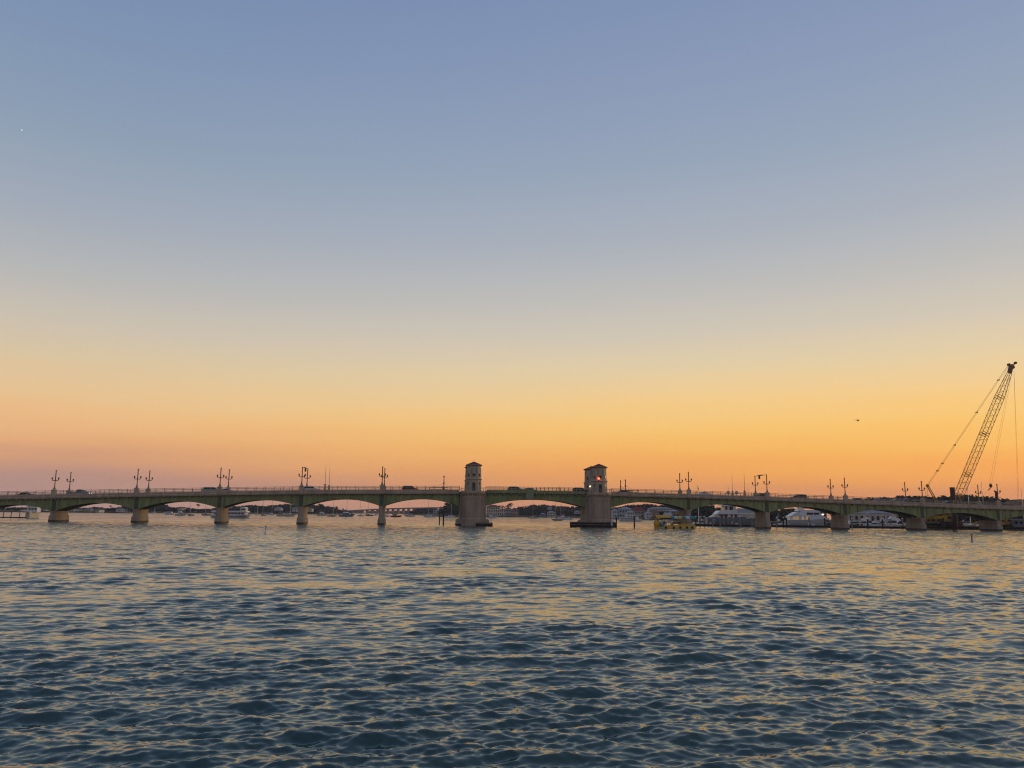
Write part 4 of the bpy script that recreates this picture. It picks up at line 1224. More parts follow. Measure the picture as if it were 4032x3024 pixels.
# ---- marina dock
M_PILING = mat('grey_piling', (0.26, 0.22, 0.19), 0.9, var=0.3, scale=2.0)
dA, dB = at(2735, 2070, 268), at(3650, 2082, 260)
dv = (dB - dA); dlen = math.hypot(dv.x, dv.y); dang = math.atan2(dv.y, dv.x)
dock = thing('marina_dock', 'long low dark floating dock with white capped pilings before the yachts', 'dock', (dA.x, dA.y, 0), dang)
nseg = 14
for k in range(nseg):
    MB().box(dlen * k / nseg + 0.05, dlen * (k + 1) / nseg - 0.05, -1.1, 1.1, -0.25, 0.62).build('float', mat('dock_dark_red', (0.045, 0.022, 0.022), 0.8, var=0.25), dock)
    MB().box(dlen * k / nseg + 0.03, dlen * (k + 1) / nseg - 0.03, -1.2, 1.2, 0.62, 0.74).build('decking', M_TIMBER, dock)
cap_m = mat('white_piling_cap', (0.7, 0.68, 0.64), 0.5, var=0)
for px in (2742, 2758, 2776, 2803, 2833, 2852, 2870, 2890, 2911, 2957, 3055, 3081, 3093, 3190, 3252, 3349, 3411, 3480, 3512, 3560):
    f = (px - 2735) / (3650 - 2735)
    x = (at(px, 2060, 268 - 8 * f).x - dA.x) / math.cos(dang)
    r = 0.25 + 0.05 * random.random()
    h = 3.1 + random.uniform(-0.15, 0.2)
    pl = MB().lathe([(r, -1.5), (r, h - 0.1), (r * 0.95, h)], n=8).build('piling', M_PILING if px % 3 else M_BLACK, dock, (x, -1.3 if px % 2 else 1.3, 0))
    MB().lathe([(r * 1.15, h), (r * 1.15, h + 0.08), (0.03, h + 0.42)], n=8).build('cap', cap_m, pl)
# power pedestals and dock boxes
for k in range(9):
    x = dlen * (k + 0.5) / 9
    MB().box(x - 0.14, x + 0.14, 0.5, 0.75, 0.74, 1.75).build('power_pedestal', M_HULLW, dock)
    MB().box(x + 1.0, x + 2.1, 0.4, 0.95, 0.74, 1.25).build('dock_box', M_HULLW, dock)

# flagpole with its flag above the railing
pf = at(2751, 2060, 292); pt = at(2748, 1908, 292)
fp = thing('flagpole', 'white flagpole with a drooping dark flag left of the three deck yacht', 'flagpole', (pf.x, pf.y, 0.7))
MB().tube((0, 0, 0), (0, 0, pt.z - 0.7), 0.11, 0.07, 7).build('pole', M_HULLW, fp)
fl = MB()
Zt = pt.z - 0.8
rows = []
for k in range(7):
    v = k / 6
    rows.append([(0.08 + u * (0.35 + 0.55 * v), 0.10 * math.sin(u * 5 + v * 2), Zt - 0.1 - v * 1.3 - u * (1.9 - 0.5 * v)) for u in (0, 0.33, 0.66, 1.0)])
R_ = [r + [(x, y + 0.03, z) for x, y, z in reversed(r)] for r in rows]
fl.rings(R_)
fl.build('flag', mat('dark_flag_cloth', (0.07, 0.03, 0.045), 0.9, var=0.2), fp)

# ---- yellow and teal tour boat
YT = 214.0
p0 = at(2653, 2080, YT)
tb = thing('tour_boat', 'yellow and teal party boat with a striped canopy in front of the bridge', 'boat', (p0.x, p0.y, 0))
M_YEL = mat('boat_yellow', (0.62, 0.36, 0.02), 0.5, var=0.12, scale=1.5)
M_TEAL = mat('boat_teal', (0.02, 0.19, 0.19), 0.5, var=0.1)
M_MINT = mat('boat_mint', (0.42, 0.50, 0.45), 0.5, var=0.06)
sh = lambda name, m, pts, y0, y1, parent=None: side(tb, YT, name, m, pts, y0, y1, parent)
dyp = -3.0
OFF = lambda pts: [(x, y + dyp) for x, y in pts]
hu = sh('hull', mat('boat_pale_yellow', (0.62, 0.40, 0.06), 0.5, var=0.08), OFF([(2573, 2086), (2600, 2088), (2730, 2088), (2736, 2074), (2731, 2070), (2610, 2071), (2596, 2078), (2574, 2081)]), -1.6, 1.6)
sh('rub_strake', M_YEL, OFF([(2573, 2083), (2592, 2083.5), (2592, 2080), (2574, 2080.5)]), -1.64, 1.64, hu)
for k, cx in enumerate((2617, 2648, 2674, 2700, 2720)):
    pc = at(cx, 2079.5 + dyp, YT)
    MB().tube((pc.x - p0.x, -1.66, pc.z), (pc.x - p0.x, -1.58, pc.z), 0.32, 0.32, 12).build('paddle_port', M_BLACK, hu)
# round fish-like bow
pb = at(2580, 2068 + dyp, YT); pe = at(2600, 2056 + dyp, YT)
bowm = MB()
cxb = at(2586, 2066 + dyp, YT)
for_r = []
for k in range(9):
    a = -PI / 2 + PI * k / 8
    for_r.append((max(0.02, math.cos(a)), math.sin(a)))
bowm.rings([[(cxb.x - p0.x + r * 0.85 * math.cos(2 * PI * i / 12), r * 1.35 * math.sin(2 * PI * i / 12), cxb.z + z * 1.25) for i in range(12)] for r, z in for_r])
bowm.build('round_bow', M_YEL, tb, smooth=True)
sh('side_fin', M_TEAL, OFF([(2593, 2074), (2600, 2064), (2607, 2064), (2611, 2071), (2603, 2078), (2595, 2078)]), -1.72, -1.55)
ck = sh('helm_cabin', M_MINT, OFF([(2600, 2078), (2621, 2074), (2622, 2055), (2605, 2054), (2600, 2062)]), -1.45, 1.45)
sh('window', M_DARK, OFF([(2607, 2064), (2617, 2064), (2617, 2057), (2607, 2057)]), -1.49, -1.4, ck)
# canopy in coloured strips
x_l = [(2580, 2636, M_YEL), (2636, 2649, M_TEAL), (2649, 2663, M_MINT), (2663, 2681, M_YEL), (2681, 2694, M_TEAL), (2694, 2711, M_MINT), (2711, 2735, M_TEAL)]
for k, (xa, xb, m) in enumerate(x_l):
    d = 0.0 if k == 0 else 3.0 + 0.6 * k * 0.4
    P = []
    mb = MB()
    R = []
    for xx in (xa + 0.3, xb - 0.3):
        pt_, pb_ = at(xx, 2031 + d + dyp, YT), at(xx, 2042 + d * 0.9 + dyp, YT)
        X = pt_.x - p0.x
        R.append([(X, -1.95, pb_.z), (X, -1.75, (pb_.z + pt_.z) / 2 + 0.1), (X, -0.9, pt_.z), (X, 0.9, pt_.z), (X, 1.75, (pb_.z + pt_.z) / 2 + 0.1), (X, 1.95, pb_.z), (X, 1.85, pb_.z), (X, 0, pt_.z - 0.12), (X, -1.85, pb_.z)])
    mb.rings(R)
    me = mb.mesh('canopy_panel', m); recalc(me)
    link('canopy_panel', me, tb)
for xx in (2590, 2612, 2636, 2660, 2684, 2708, 2728):
    a_, b_ = at(xx, 2074 + dyp, YT), at(xx, 2042 + dyp, YT)
    for y in (-1.5, 1.5):
        MB().tube((a_.x - p0.x, y, a_.z), (b_.x - p0.x, y, b_.z + 0.1), 0.045, 0.045, 5).build('canopy_post', M_YEL if xx < 2600 else M_TIMBER, tb)
px_box(tb, YT, 'back_panel', mat('print_panel', (0.25, 0.27, 0.27), 0.6, var=0.4, scale=1.2), 2651, 2688, 2056 + dyp, 2066 + dyp, 0.9, 1.0)
for k, (xa, xb, m) in enumerate(((2640, 2648, M_RED), (2677, 2699, M_YEL), (2704, 2712, M_CREAM), (2718, 2728, M_CREAM))):
    px_box(tb, YT, 'bench', m, xa, xb, 2064 + dyp, 2072 + dyp, -1.3, -0.5)
px_box(tb, YT, 'bar_counter', M_TIMBER, 2626, 2728, 2060 + dyp, 2062 + dyp, -0.35, 0.35)
px_box(tb, YT, 'roof_beam', M_BLACK, 2606, 2730, 2043 + dyp, 2047 + dyp, -1.4, 1.4)

# ---- two-deck ferry between the third and fourth piers
YF = 372.0
p0 = at(912, 2037, YF)
fe = thing('ferry', 'white two deck ferry with a round roofed wheelhouse right of the third pier', 'ferry', (p0.x, p0.y, 0))
Lh = 150 * mpp(YF)
hull(fe, Lh, 5.0, 1.5, M_HULLW, bow_up=0.15, stern_w=0.95, rake=0.07)
sh = lambda name, m, pts, y0, y1, parent=None: side(fe, YF, name, m, pts, y0, y1, parent)
sh('stripe', mat('violet_stripe', (0.18, 0.16, 0.28), 0.5, var=0), [(842, 2033), (976, 2033), (976, 2030.5), (842, 2030.5)], -2.5, 2.5)
ld = sh('lower_deck', M_YC, [(846, 2027), (972, 2027), (970, 2018), (846, 2018)], -2.2, 2.2)
for x0 in range(852, 962, 13):
    px_box(fe, YF, 'window', M_DARK, x0, x0 + 9, 2019, 2024, -2.24, -2.16, ld)
up = sh('upper_deck', M_HULLW, [(840, 2017), (978, 2017.5), (976, 2012), (840, 2010)], -2.5, 2.5)
sh('deck_shadow_strip', M_BLACK, [(846, 2018.2), (972, 2018.4), (972, 2017.2), (846, 2017.0)], -2.3, 2.3)  # black strip stands in for the shadow gap between the decks
wh = sh('wheelhouse', M_YC, [(951, 2012), (972, 2012), (972, 2002), (951, 2002)], -1.7, 1.7)
px_box(fe, YF, 'window', M_DARK, 954, 970, 2003.5, 2007.5, -1.74, -1.66, wh)
sh('wheelhouse_roof', M_HULLW, [(949, 2002), (974, 2002), (970, 1998.5), (963, 1996.5), (958, 1997), (952, 1999)], -1.9, 1.9)
for x0 in range(848, 948, 14):
    a_ = at(x0, 2010, YF)
    MB().tube((a_.x - p0.x, -2.3, a_.z - 0.2), (a_.x - p0.x, -2.3, a_.z + 0.9), 0.04).build('rail_post', M_STEEL, fe)

# ---- white ferry end-on at the left edge and its landing
YB = 286.0
p0 = at(121, 2037, YB)
lf = thing('ferry', 'white high sided boat at the left edge seen under the first arch', 'ferry', (p0.x, p0.y, 0), 0)
sh = lambda name, m, pts, y0, y1, parent=None: side(lf, YB, name, m, pts, y0, y1, parent)
# wedge shaped hull pointing right and towards the viewer
hb = MB()
zt_, zb_ = at(121, 2015, YB).z, -0.4
xl, xm, xr = [at(q, 2020, YB).x - p0.x for q in (96, 117, 149)]
xs = xm + 0.25
hb.frustum([(xl, 0.9), (xm - 0.5, -0.2), (xs - 0.2, 0.0), (xs + 0.1, 5.2), (xl, 5.6)], zb_, [(xl - 0.1, 0.6), (xm - 0.4, -0.7), (xs, -0.4), (xs + 0.2, 5.2), (xl - 0.1, 5.6)], zt_)
me = hb.mesh('hull', M_CREAM); recalc(me); link('hull', me, lf)
h1 = sh('deckhouse', M_HULLW, [(98, 2016), (137, 2016), (137, 1991), (99, 1993)], 1.4, 3.6)
for x0, x1 in ((103.5, 111), (114.5, 123), (127, 134.5)):
    px_box(lf, YB, 'window', M_DARK, x0, x1, 2000.5, 2007, 1.34, 1.5, h1)
sh('roof', M_HULLW, [(36, 1990), (141, 1991.5), (139, 1986), (115, 1983), (90, 1983), (36, 1987)], 0.9, 4.2)
sh('roof_edge', M_YC, [(96, 1994), (139, 1993), (139, 1991.6), (96, 1991.2)], 1.2, 3.9)
sh('stern_canopy', M_HULLW, [(60, 2015), (96, 2015), (88, 2008), (70, 2007)], 2.0, 6.5)
MB().tube((xm - 0.3, -0.5, 1.9), (xm - 0.3, -0.85, 1.7), 0.14, 0.16, 8).build('fairlead', M_BLACK, lf)

p0 = at(48, 2037, 282)
ld_ = thing('landing_stage', 'landing stage on thin posts left of the high sided white boat', 'dock', (p0.x, p0.y, 0))
xa, xb = at(-60, 2030, 282).x - p0.x, at(97, 2030, 282).x - p0.x
zd = at(48, 2012, 282).z
MB().box(xa, xb, -0.8, 1.0, zd - 0.18, zd).build('deck', M_TIMBER, ld_)
MB().box(xa, xb, -0.9, 1.2, -0.3, 0.35).build('float', M_BLACK, ld_)
for px in (-45, -12, 19, 49, 82):
    x = at(px, 2025, 282).x - p0.x
    MB().tube((x, -0.7, -1), (x, -0.7, zd + 0.7), 0.15, 0.13, 7).build('post', M_TIMBER, ld_)
for px in (0, 21):
    x = at(px, 2001, 282).x - p0.x; z = at(px, 2001, 282).z
    MB().tube((x, 0.2, zd), (x, 0.2, z), 0.05).build('lamp_pole', M_STEEL, ld_)
    MB().lathe([(0.12, z - 0.1), (0.34, z), (0.30, z + 0.16), (0.05, z + 0.25)], cx=x, cy=0.2, n=8).build('lamp_shade', M_HULLW, ld_)

# ---- buoys
def buoy(px, pyb, pyt, lab, m):
    Y = dist(px, pyb)
    p = at(px, pyb, Y); h = at(px, pyt, Y).z
    o = thing('buoy', lab, 'buoy', (p.x, p.y, 0))
    MB().lathe([(0.30, -0.3), (0.30, 0.12), (0.22, 0.18)], n=10).build('float', M_HULLW, o)
    MB().lathe([(0.12, 0.15), (0.105, h * 0.8), (0.105, h - 0.05), (0.06, h)], n=10).build('spar', m, o)
    MB().lathe([(0.125, h * 0.72), (0.125, h * 0.82)], n=10).build('band', mat('buoy_orange', (0.5, 0.14, 0.03), 0.6, var=0), o)
    MB().box(-0.16, 0.16, -0.03, 0.03, h - 0.02, h + 0.14).build('top_mark', M_TIMBER, o)
    return o


buoy(1045, 2100, 2074, 'white regulatory buoy floating between the third and fourth piers', M_HULLW)
buoy(3828, 2134, 2107, 'grey spar buoy floating in front of the rightmost pier', mat('buoy_grey', (0.25, 0.24, 0.23), 0.6))

# ================================================================== CRANE BARGE
YC = 258.0
p0 = at(3860, 2084, YC + 3)
barge = thing('work_barge', 'flat rusty work barge carrying the crane behind the right arches', 'barge', (p0.x, p0.y, 0))
xa, xb = at(3606, 2080, YC).x - p0.x, at(4140, 2080, YC).x - p0.x
M_RUST = mat('rusty_deck_edge', (0.20, 0.085, 0.035), 0.8, var=0.35, scale=1.5)
MB().add([(xa, -5, 0.95), (xb, -5, 0.95), (xb, 7, 0.95), (xa, 7, 0.95), (xa + 1.5, -5, -0.4), (xb - 1.5, -5, -0.4), (xb - 1.5, 7, -0.4), (xa + 1.5, 7, -0.4)],
         [(0, 1, 2, 3), (7, 6, 5, 4), (0, 4, 5, 1), (1, 5, 6, 2), (2, 6, 7, 3), (3, 7, 4, 0)]).build('hull', M_BLACK, barge)
MB().box(xa, xb, -5.08, 7.08, 0.80, 1.02).build('deck', M_RUST, barge)
MB().box(xa, xb, -5.3, -5.1, 0.05, 0.30).build('rub_rail', M_TIMBER, barge)
for k in range(12):
    x = xa + (xb - xa) * (k + 0.5) / 12
    MB().tube((x, -5.3, 0.5), (x, -5.1, 0.5), 0.36, 0.36, 10).build('tyre_fender', M_TYRE, barge)

M_CY = mat('crane_yellow', (0.46, 0.24, 0.02), 0.5, var=0.15, scale=1.0)
M_CB = mat('crane_boom_paint', (0.32, 0.18, 0.035), 0.5, var=0.12)
cr0 = at(3690, 2060, YC)
crane = thing('crawler_crane', 'tall yellow lattice boom crane leaning right at the right edge', 'crane', (cr0.x, cr0.y, 1.02))
Pc = lambda px, py, dy=0.0: Vector((at(px, py, YC).x - cr0.x, dy, at(px, py, YC).z - 1.02))
# undercarriage
for dy in (-2.0, 1.4):
    tk = MB()
    xs0, xs1 = Pc(3640, 2070).x, Pc(3726, 2070).x
    tk.extr_y([(xs0 + 0.5, 0.0), (xs1 - 0.5, 0.0), (xs1, 0.45), (xs1 - 0.4, 0.95), (xs0 + 0.4, 0.95), (xs0, 0.45)], dy, dy + 0.8)
    me = tk.mesh('track', M_BLACK); recalc(me); link('track', me, crane)
MB().box(Pc(3660, 0).x, Pc(3708, 0).x, -1.4, 1.6, 0.6, 1.25).build('car_body', M_CY, crane)
hs = MB().box(Pc(3634, 2000).x, Pc(3716, 2000).x, -1.7, 1.7, 1.3, 3.35).build('house', M_CY, crane)
for x0, x1 in ((3640, 3650), (3655, 3672), (3678, 3700)):
    px_ = [Pc(x0, 2050).x, Pc(x1, 2050).x]
    MB().box(px_[0], px_[1], -1.74, -1.66, 1.45, 2.2).build('vent_panel', mat('rust_brown', (0.10, 0.045, 0.02), 0.8, var=0.3), hs)
MB().box(Pc(3662, 2000).x, Pc(3714, 2000).x, -1.78, -1.66, 2.35, 3.15).build('side_panel', mat('bright_crane_panel', (0.60, 0.36, 0.03), 0.5, var=0.1), hs)
MB().box(Pc(3612, 2000).x, Pc(3636, 2000).x, -1.9, 1.9, 1.5, 3.0).build('counterweight', M_CY, crane)
cb = taper_box(Pc(3716, 2000).x + 0.02, Pc(3738, 2000).x, 0.8, 1.5, 3.5, 0.1, 0.0).build('operator_cab', M_CY, crane)
band(Pc(3717, 2000).x, Pc(3737, 2000).x, 0.79, 2.3, 3.2, 0.1, 0.0).build('window', M_DARK, cb)
# boom
foot, tip, head = Pc(3736, 2045), Pc(3975, 1468), Pc(3984, 1440)
boom = MB().tube(foot + Vector((0, -0.6, 0)), foot + Vector((0, 0.6, 0)), 0.25, 0.25, 8).build('boom', M_CB, crane)
ax = (tip - foot); BL = ax.length; ax.normalize()
up = Vector((-ax.z, 0, ax.x))      # across the boom in the picture plane
def bpt(u, a, b):
    """u along, a across (-1..1), b depth (-1..1)"""
    w = 1.12
    if u < 0.16: w = 0.35 + (1.12 - 0.35) * u / 0.16
    if u > 0.83: w = 1.12 - (1.12 - 0.52) * (u - 0.83) / 0.17
    return foot + ax * (BL * u) + up * (a * w) + Vector((0, b * min(w, 0.95), 0))
us = [0, 0.16, 0.5, 0.83, 1.0]
for a in (-1, 1):
    for b in (-1, 1):
        c = MB()
        for u0, u1 in zip(us[:-1], us[1:]):
            c.tube(bpt(u0, a, b), bpt(u1, a, b), 0.095, 0.095, 5)
        c.build('chord', M_CB, boom)
nl = 46
for k in range(nl):
    u0, u1 = 0.03 + 0.95 * k / nl, 0.03 + 0.95 * (k + 1) / nl
    sg = 1 if k % 2 else -1
    for b in (-1, 1):
        MB().tube(bpt(u0, -sg, b), bpt(u1, sg, b), 0.04, 0.04, 4).build('lacing_bar', M_CB, boom)
    MB().tube(bpt(u0, -1, -sg), bpt(u1, -1, sg), 0.045, 0.045, 4).build('lacing_bar', M_CB, boom)
    MB().tube(bpt(u0, 1, -sg), bpt(u1, 1, sg), 0.045, 0.045, 4).build('lacing_bar', M_CB, boom)
for u in (0.16, 0.30, 0.575, 0.83):
    for du in (-0.008, 0.008):
        for b in (-1, 1):
            MB().tube(bpt(u + du, -1, b), bpt(u + du, 1, b), 0.10, 0.10, 4).build('splice_frame', M_CB, boom)
# boom head with sheaves
hd = MB()
poly = [tip - up * 0.55, tip + up * 0.55, head + up * 0.75 + ax * 0.1, head + ax * 0.55, head - up * 0.35 + ax * 0.2]
hd.rings([[p + Vector((0, -0.5, 0)) for p in poly], [p + Vector((0, 0.5, 0)) for p in poly]])
me = hd.mesh('boom_head', mat('boom_head_brown', (0.13, 0.055, 0.025), 0.6, var=0.2)); recalc(me)
bh = link('boom_head', me, crane)
for q, r in ((Pc(3972, 1436), 0.48), (Pc(3998, 1429), 0.45), (Pc(3988, 1446), 0.55)):
    MB().tube(q + Vector((0, -0.3, 0)), q + Vector((0, 0.3, 0)), r, r, 12).build('sheave', MATS['boom_head_brown'], bh)
MB().tube(Pc(3986, 1444), Pc(3998, 1429), 0.18, 0.18, 5).build('jib_arm', MATS['boom_head_brown'], bh)
# gantry mast, pendants and ropes
mt_ = Pc(3652, 1912)
for dy in (-0.9, 0.9):
    MB().tube(Pc(3728, 2045, dy), mt_ + Vector((0, dy * 0.5, 0)), 0.19, 0.15, 5).build('mast', M_CY, crane)
    MB().tube(Pc(3636, 2028, dy), mt_ + Vector((0, dy * 0.5, 0)), 0.05, 0.05, 4).build('back_stay', M_CB, crane)
    pend = MB().tube(mt_ + Vector((0, dy * 0.5, 0)), Pc(3972, 1436, dy * 0.4), 0.042, 0.042, 4).build('pendant_line', M_CB, crane)
    for u in (0.12, 0.18, 0.33, 0.60, 0.87):
        q = mt_.lerp(Pc(3972, 1436), u) + Vector((0, dy * 0.45, 0))
        MB().lathe([(0.05, -0.25), (0.20, -0.1), (0.20, 0.1), (0.05, 0.25)], n=6).build('pendant_link', M_BLACK, pend, q)
MB().lathe([(0.15, -0.5), (0.5, -0.25), (0.55, 0.2), (0.25, 0.45)], n=8).build('mast_head', M_CY, crane, mt_)
hk = Pc(3901, 1912)
for dx in (-0.22, 0.22):
    MB().tube(Pc(3985, 1450) + Vector((dx, 0, 0)), hk + Vector((dx * 1.6, 0, 0.5)), 0.03, 0.03, 3).build('hoist_rope', M_CB, crane)
for px_, dx in ((4008, 0), (4013, 0.0)):
    MB().tube(Pc(3992, 1440), Pc(px_, 1985), 0.028, 0.028, 3).build('hoist_rope', M_CB, crane)
MB().tube(Pc(3971, 1440), Pc(3742, 1985), 0.025, 0.025, 3).build('hoist_rope', M_CB, crane)
MB().lathe([(0.1, -0.7), (0.42, -0.4), (0.50, 0.1), (0.30, 0.55), (0.1, 0.65)], n=8).tube((0, 0, -0.6), (-0.9, 0, -1.5), 0.12, 0.16, 6).build('hook_block', MATS['boom_head_brown'], crane, hk)
MB().tube(hk + Vector((-0.8, 0, -1.4)), Pc(3852, 1975), 0.022, 0.022, 3).build('tag_line', M_CB, crane)

# steel piles held upright through the barge
M_PILE = mat('rusted_steel_pile', (0.085, 0.030, 0.020), 0.75, var=0.3, scale=1.2)
def steel_pile(px, top, r, lab, cap=False):
    a = at(px, 2075, YC - 5.6)
    h = at(px, top, YC - 5.6).z
    o = thing('steel_pile', lab, 'pile', (a.x, a.y, 0))
    MB().lathe([(r, -3), (r, h), (r * 0.85, h), (r * 0.85, h - 0.3)], n=14).build('shaft', M_PILE, o)
    MB().lathe([(r * 1.08, h - 0.45), (r * 1.08, h - 0.05)], n=14).build('collar', M_PILE, o)
    return o
steel_pile(3762, 1919, 0.72, 'thick dark red steel pile standing beside the crane boom foot')
steel_pile(3935, 1934, 0.42, 'thinner dark steel pile behind the rightmost lamp post')
steel_pile(3716, 2040, 0.30, 'short dark pile at the crane barge edge left of the boom')

# machines and boxes on the barge
def place(px, Y): 
    a = at(px, 2075, Y)
    return (a.x, a.y, 1.02)
gb = thing('equipment_box', 'dark green equipment box on the barge right of the crane house', 'box', place(3728, YC - 2.5))
MB().box(-1.6, 1.6, -1, 1, 0, 1.5).build('body', mat('dark_green_box', (0.02, 0.04, 0.035), 0.6, var=0.15), gb)
MB().box(-1.7, 1.7, -1.1, 1.1, 1.5, 1.62).build('lid', M_STEEL, gb)
wc = thing('work_cabin', 'pale work cabin with a teal roof at the right end of the barge', 'cabin', place(4004, YC - 1.5))
MB().box(-1.9, 1.9, -1.3, 1.3, 0.0, 2.3).build('wall', mat('cabin_grey_blue', (0.20, 0.22, 0.25), 0.6, var=0.15), wc)
MB().box(-2.1, 2.1, -1.5, 1.5, 2.3, 2.55).build('roof', mat('pale_teal_roof', (0.30, 0.42, 0.36), 0.6, var=0.1), wc)
for x in (-0.9, 0.7):
    MB().box(x - 0.45, x + 0.45, -1.34, -1.26, 1.0, 1.8).build('window', M_DARK, wc)
ex = thing('excavator', 'yellow excavator on the barge left of the work cabin', 'excavator', place(3966, YC - 1.0))
for dy in (-1.1, 0.6):
    me = MB().extr_y([(-1.4, 0.0), (1.4, 0.0), (1.6, 0.35), (1.3, 0.7), (-1.3, 0.7), (-1.6, 0.35)], dy, dy + 0.5).mesh('track', M_BLACK); recalc(me); link('track', me, ex)
MB().box(-1.3, 0.7, -0.9, 0.9, 0.75, 1.6).build('body', M_CY, ex)
c_ = taper_box(0.0, 1.0, 0.45, 1.6, 2.5, 0.2, 0.0).build('cab', M_CY, ex)
band(0.05, 0.95, 0.44, 1.8, 2.3, 0.2, 0.0).build('window', M_DARK, c_)
MB().path([(0.8, 0.5, 1.3), (-1.6, 0.5, 2.9), (-2.9, 0.5, 1.6), (-2.7, 0.5, 0.7)], 0.16, 5).build('arm', M_CY, ex)
MB().box(-3.1, -2.3, 0.1, 0.9, 0.1, 0.75).build('bucket', M_BLACK, ex)
for k, (px, w, h, m, nm) in enumerate(((3800, 1.4, 0.7, M_HULLW, 'white'), (3829, 2.0, 0.55, M_CREAM, 'cream'), (3868, 1.8, 0.8, M_STEEL, 'grey metal'), (3782, 0.9, 1.3, M_RUST, 'rust brown'))):
    o = thing('supply_crate', '%s supply crate on the barge deck %s' % (nm, ('right of the thick pile', 'in the middle', 'left of the rightmost pier', 'touching the thick pile')[k]), 'crate', place(px, YC - 3.2), group='crates on the barge')
    MB().box(-w / 2, w / 2, -0.6, 0.6, 0.1, h).build('body', m, o)
    MB().box(-w / 2 + 0.1, w / 2 - 0.1, -0.62, 0.62, 0.0, 0.1).build('pallet', M_TIMBER, o)

# ================================================================== HELICOPTER
YH = 620.0
p0 = at(3378, 1656, YH)
he = thing('helicopter', 'tiny dark helicopter flying in the orange sky left of the crane', 'helicopter', p0)
S_ = 0.42
MB().rings([[(x * S_, r * math.cos(2 * PI * i / 10) * S_, z * S_ + r * 1.15 * math.sin(2 * PI * i / 10) * S_) for i in range(10)] for x, r, z in ((-1.8, 0.15, 0.35), (-1.4, 0.6, 0.15), (-0.4, 0.95, 0), (0.8, 0.95, -0.05), (1.7, 0.6, -0.2), (2.1, 0.12, -0.35))]).build('fuselage', mat('helicopter_dark', (0.02, 0.018, 0.015), 0.4, var=0), he, smooth=True)
MB().tube((-1.5 * S_, 0, 0.4 * S_), (-6.2 * S_, 0, 0.7 * S_), 0.26 * S_, 0.12 * S_, 7).build('tail_boom', MATS['helicopter_dark'], he)
MB().extr_y([(-6.4 * S_, 0.3 * S_), (-5.8 * S_, 0.6 * S_), (-6.1 * S_, 1.6 * S_), (-6.6 * S_, 1.6 * S_)], -0.06, 0.06).build('tail_fin', MATS['helicopter_dark'], he)
MB().tube((0, 0, 0.9 * S_), (0, 0, 1.6 * S_), 0.12, 0.1).build('rotor_mast', MATS['helicopter_dark'], he)
for k in range(4):
    a = 0.5 + k * PI / 2
    MB().tube((0, 0, 1.55 * S_), (4.8 * S_ * math.cos(a), 4.8 * S_ * math.sin(a), 1.6 * S_), 0.08, 0.06, 4).build('rotor_blade', MATS['helicopter_dark'], he)
for dy in (-0.8, 0.8):
    MB().tube((-1.3 * S_, dy * S_, -1.4 * S_), (1.6 * S_, dy * S_, -1.4 * S_), 0.05, 0.05, 4).tube((0.5 * S_, dy * S_, -1.4 * S_), (0.4 * S_, dy * 0.6 * S_, -0.7 * S_), 0.04, 0.04, 4).build('skid', MATS['helicopter_dark'], he)

# ================================================================== AIRLINER
YP = 9000.0
p0 = at(83.5, 511, YP)
ap = thing('airliner', 'tiny white airliner high in the blue sky at the upper left', 'airplane', p0, 0.35)
M_AP = mat('airliner_white', (0.85, 0.85, 0.87), 0.3, var=0)
MB().rings([[(x, r_ * math.cos(2 * PI * i / 8), z_ + r_ * math.sin(2 * PI * i / 8)) for i in range(8)] for x, r_, z_ in ((-15, 0.3, 1.0), (-9, 1.6, 0.3), (0, 1.9, 0), (10, 1.9, 0), (14, 1.2, -0.3), (15.5, 0.2, -0.6))]).build('fuselage', M_AP, ap, smooth=True)
for sg in (-1, 1):
    w_ = MB().add([(3.5, sg * 1.5, -0.6), (-2, sg * 1.5, -0.6), (-6, sg * 15, 0.4), (-4.5, sg * 15, 0.4), (3.5, sg * 1.5, -1.0), (-2, sg * 1.5, -1.0), (-6, sg * 15, 0.2), (-4.5, sg * 15, 0.2)],
                  [(0, 1, 2, 3), (7, 6, 5, 4), (0, 4, 5, 1), (1, 5, 6, 2), (2, 6, 7, 3), (3, 7, 4, 0)])
    me = w_.mesh('wing', M_AP); recalc(me); wo2 = link('wing', me, ap)
    MB().tube((2.5, sg * 5, -1.6), (-1.0, sg * 5, -1.6), 0.9, 0.6, 8).build('engine', M_AP, wo2)
    MB().lathe([(0.1, -0.9), (0.9, -0.4), (0.9, 0.4), (0.1, 0.9)], n=8).build('glint_emitter', mat('glint_emitter', (1, 1, 1), 0.3, var=0, emit=(1.0, 0.97, 0.92), estr=26.0), wo2, (3.8, sg * 2.0, -0.8))  # glowing blob added to give the airliner its white glint
MB().extr_y([(-15, 1.0), (-11, 1.2), (-14.5, 6.0), (-16.5, 6.0)], -0.15, 0.15).build('tail_fin', M_AP, ap)
MB().box(-15.5, -13, -5, 5, 1.2, 1.4).build('tailplane', M_AP, ap)

# ================================================================== FAR SHORE
M_LAND = mat('shore_earth', (0.06, 0.058, 0.040), 0.95, var=0.3, scale=0.05)
M_WALLS = mat('sea_wall', (0.075, 0.065, 0.06), 0.9, var=0.3, scale=0.3)


def shore(name, pts, back, h):
    """pts: (px, depth) along the water edge; land runs back from it"""
    e = [at(px, hor(px), Y) for px, Y in pts]
    mb = MB()
    n = len(e)
    rows = []
    for p in e:
        d = Vector((p.x, p.y, 0)).normalized()
        rows.append([(p.x, p.y, -1.0), (p.x, p.y, h), (p.x + d.x * 25, p.y + d.y * 25, h + 0.3), (p.x + d.x * back, p.y + d.y * back, h + 0.6)])
    mb.rings(rows, cap=False, closed=False)
    me = mb.mesh(name, M_LAND); recalc(me)
    o = struct(link(name, me))
    return o


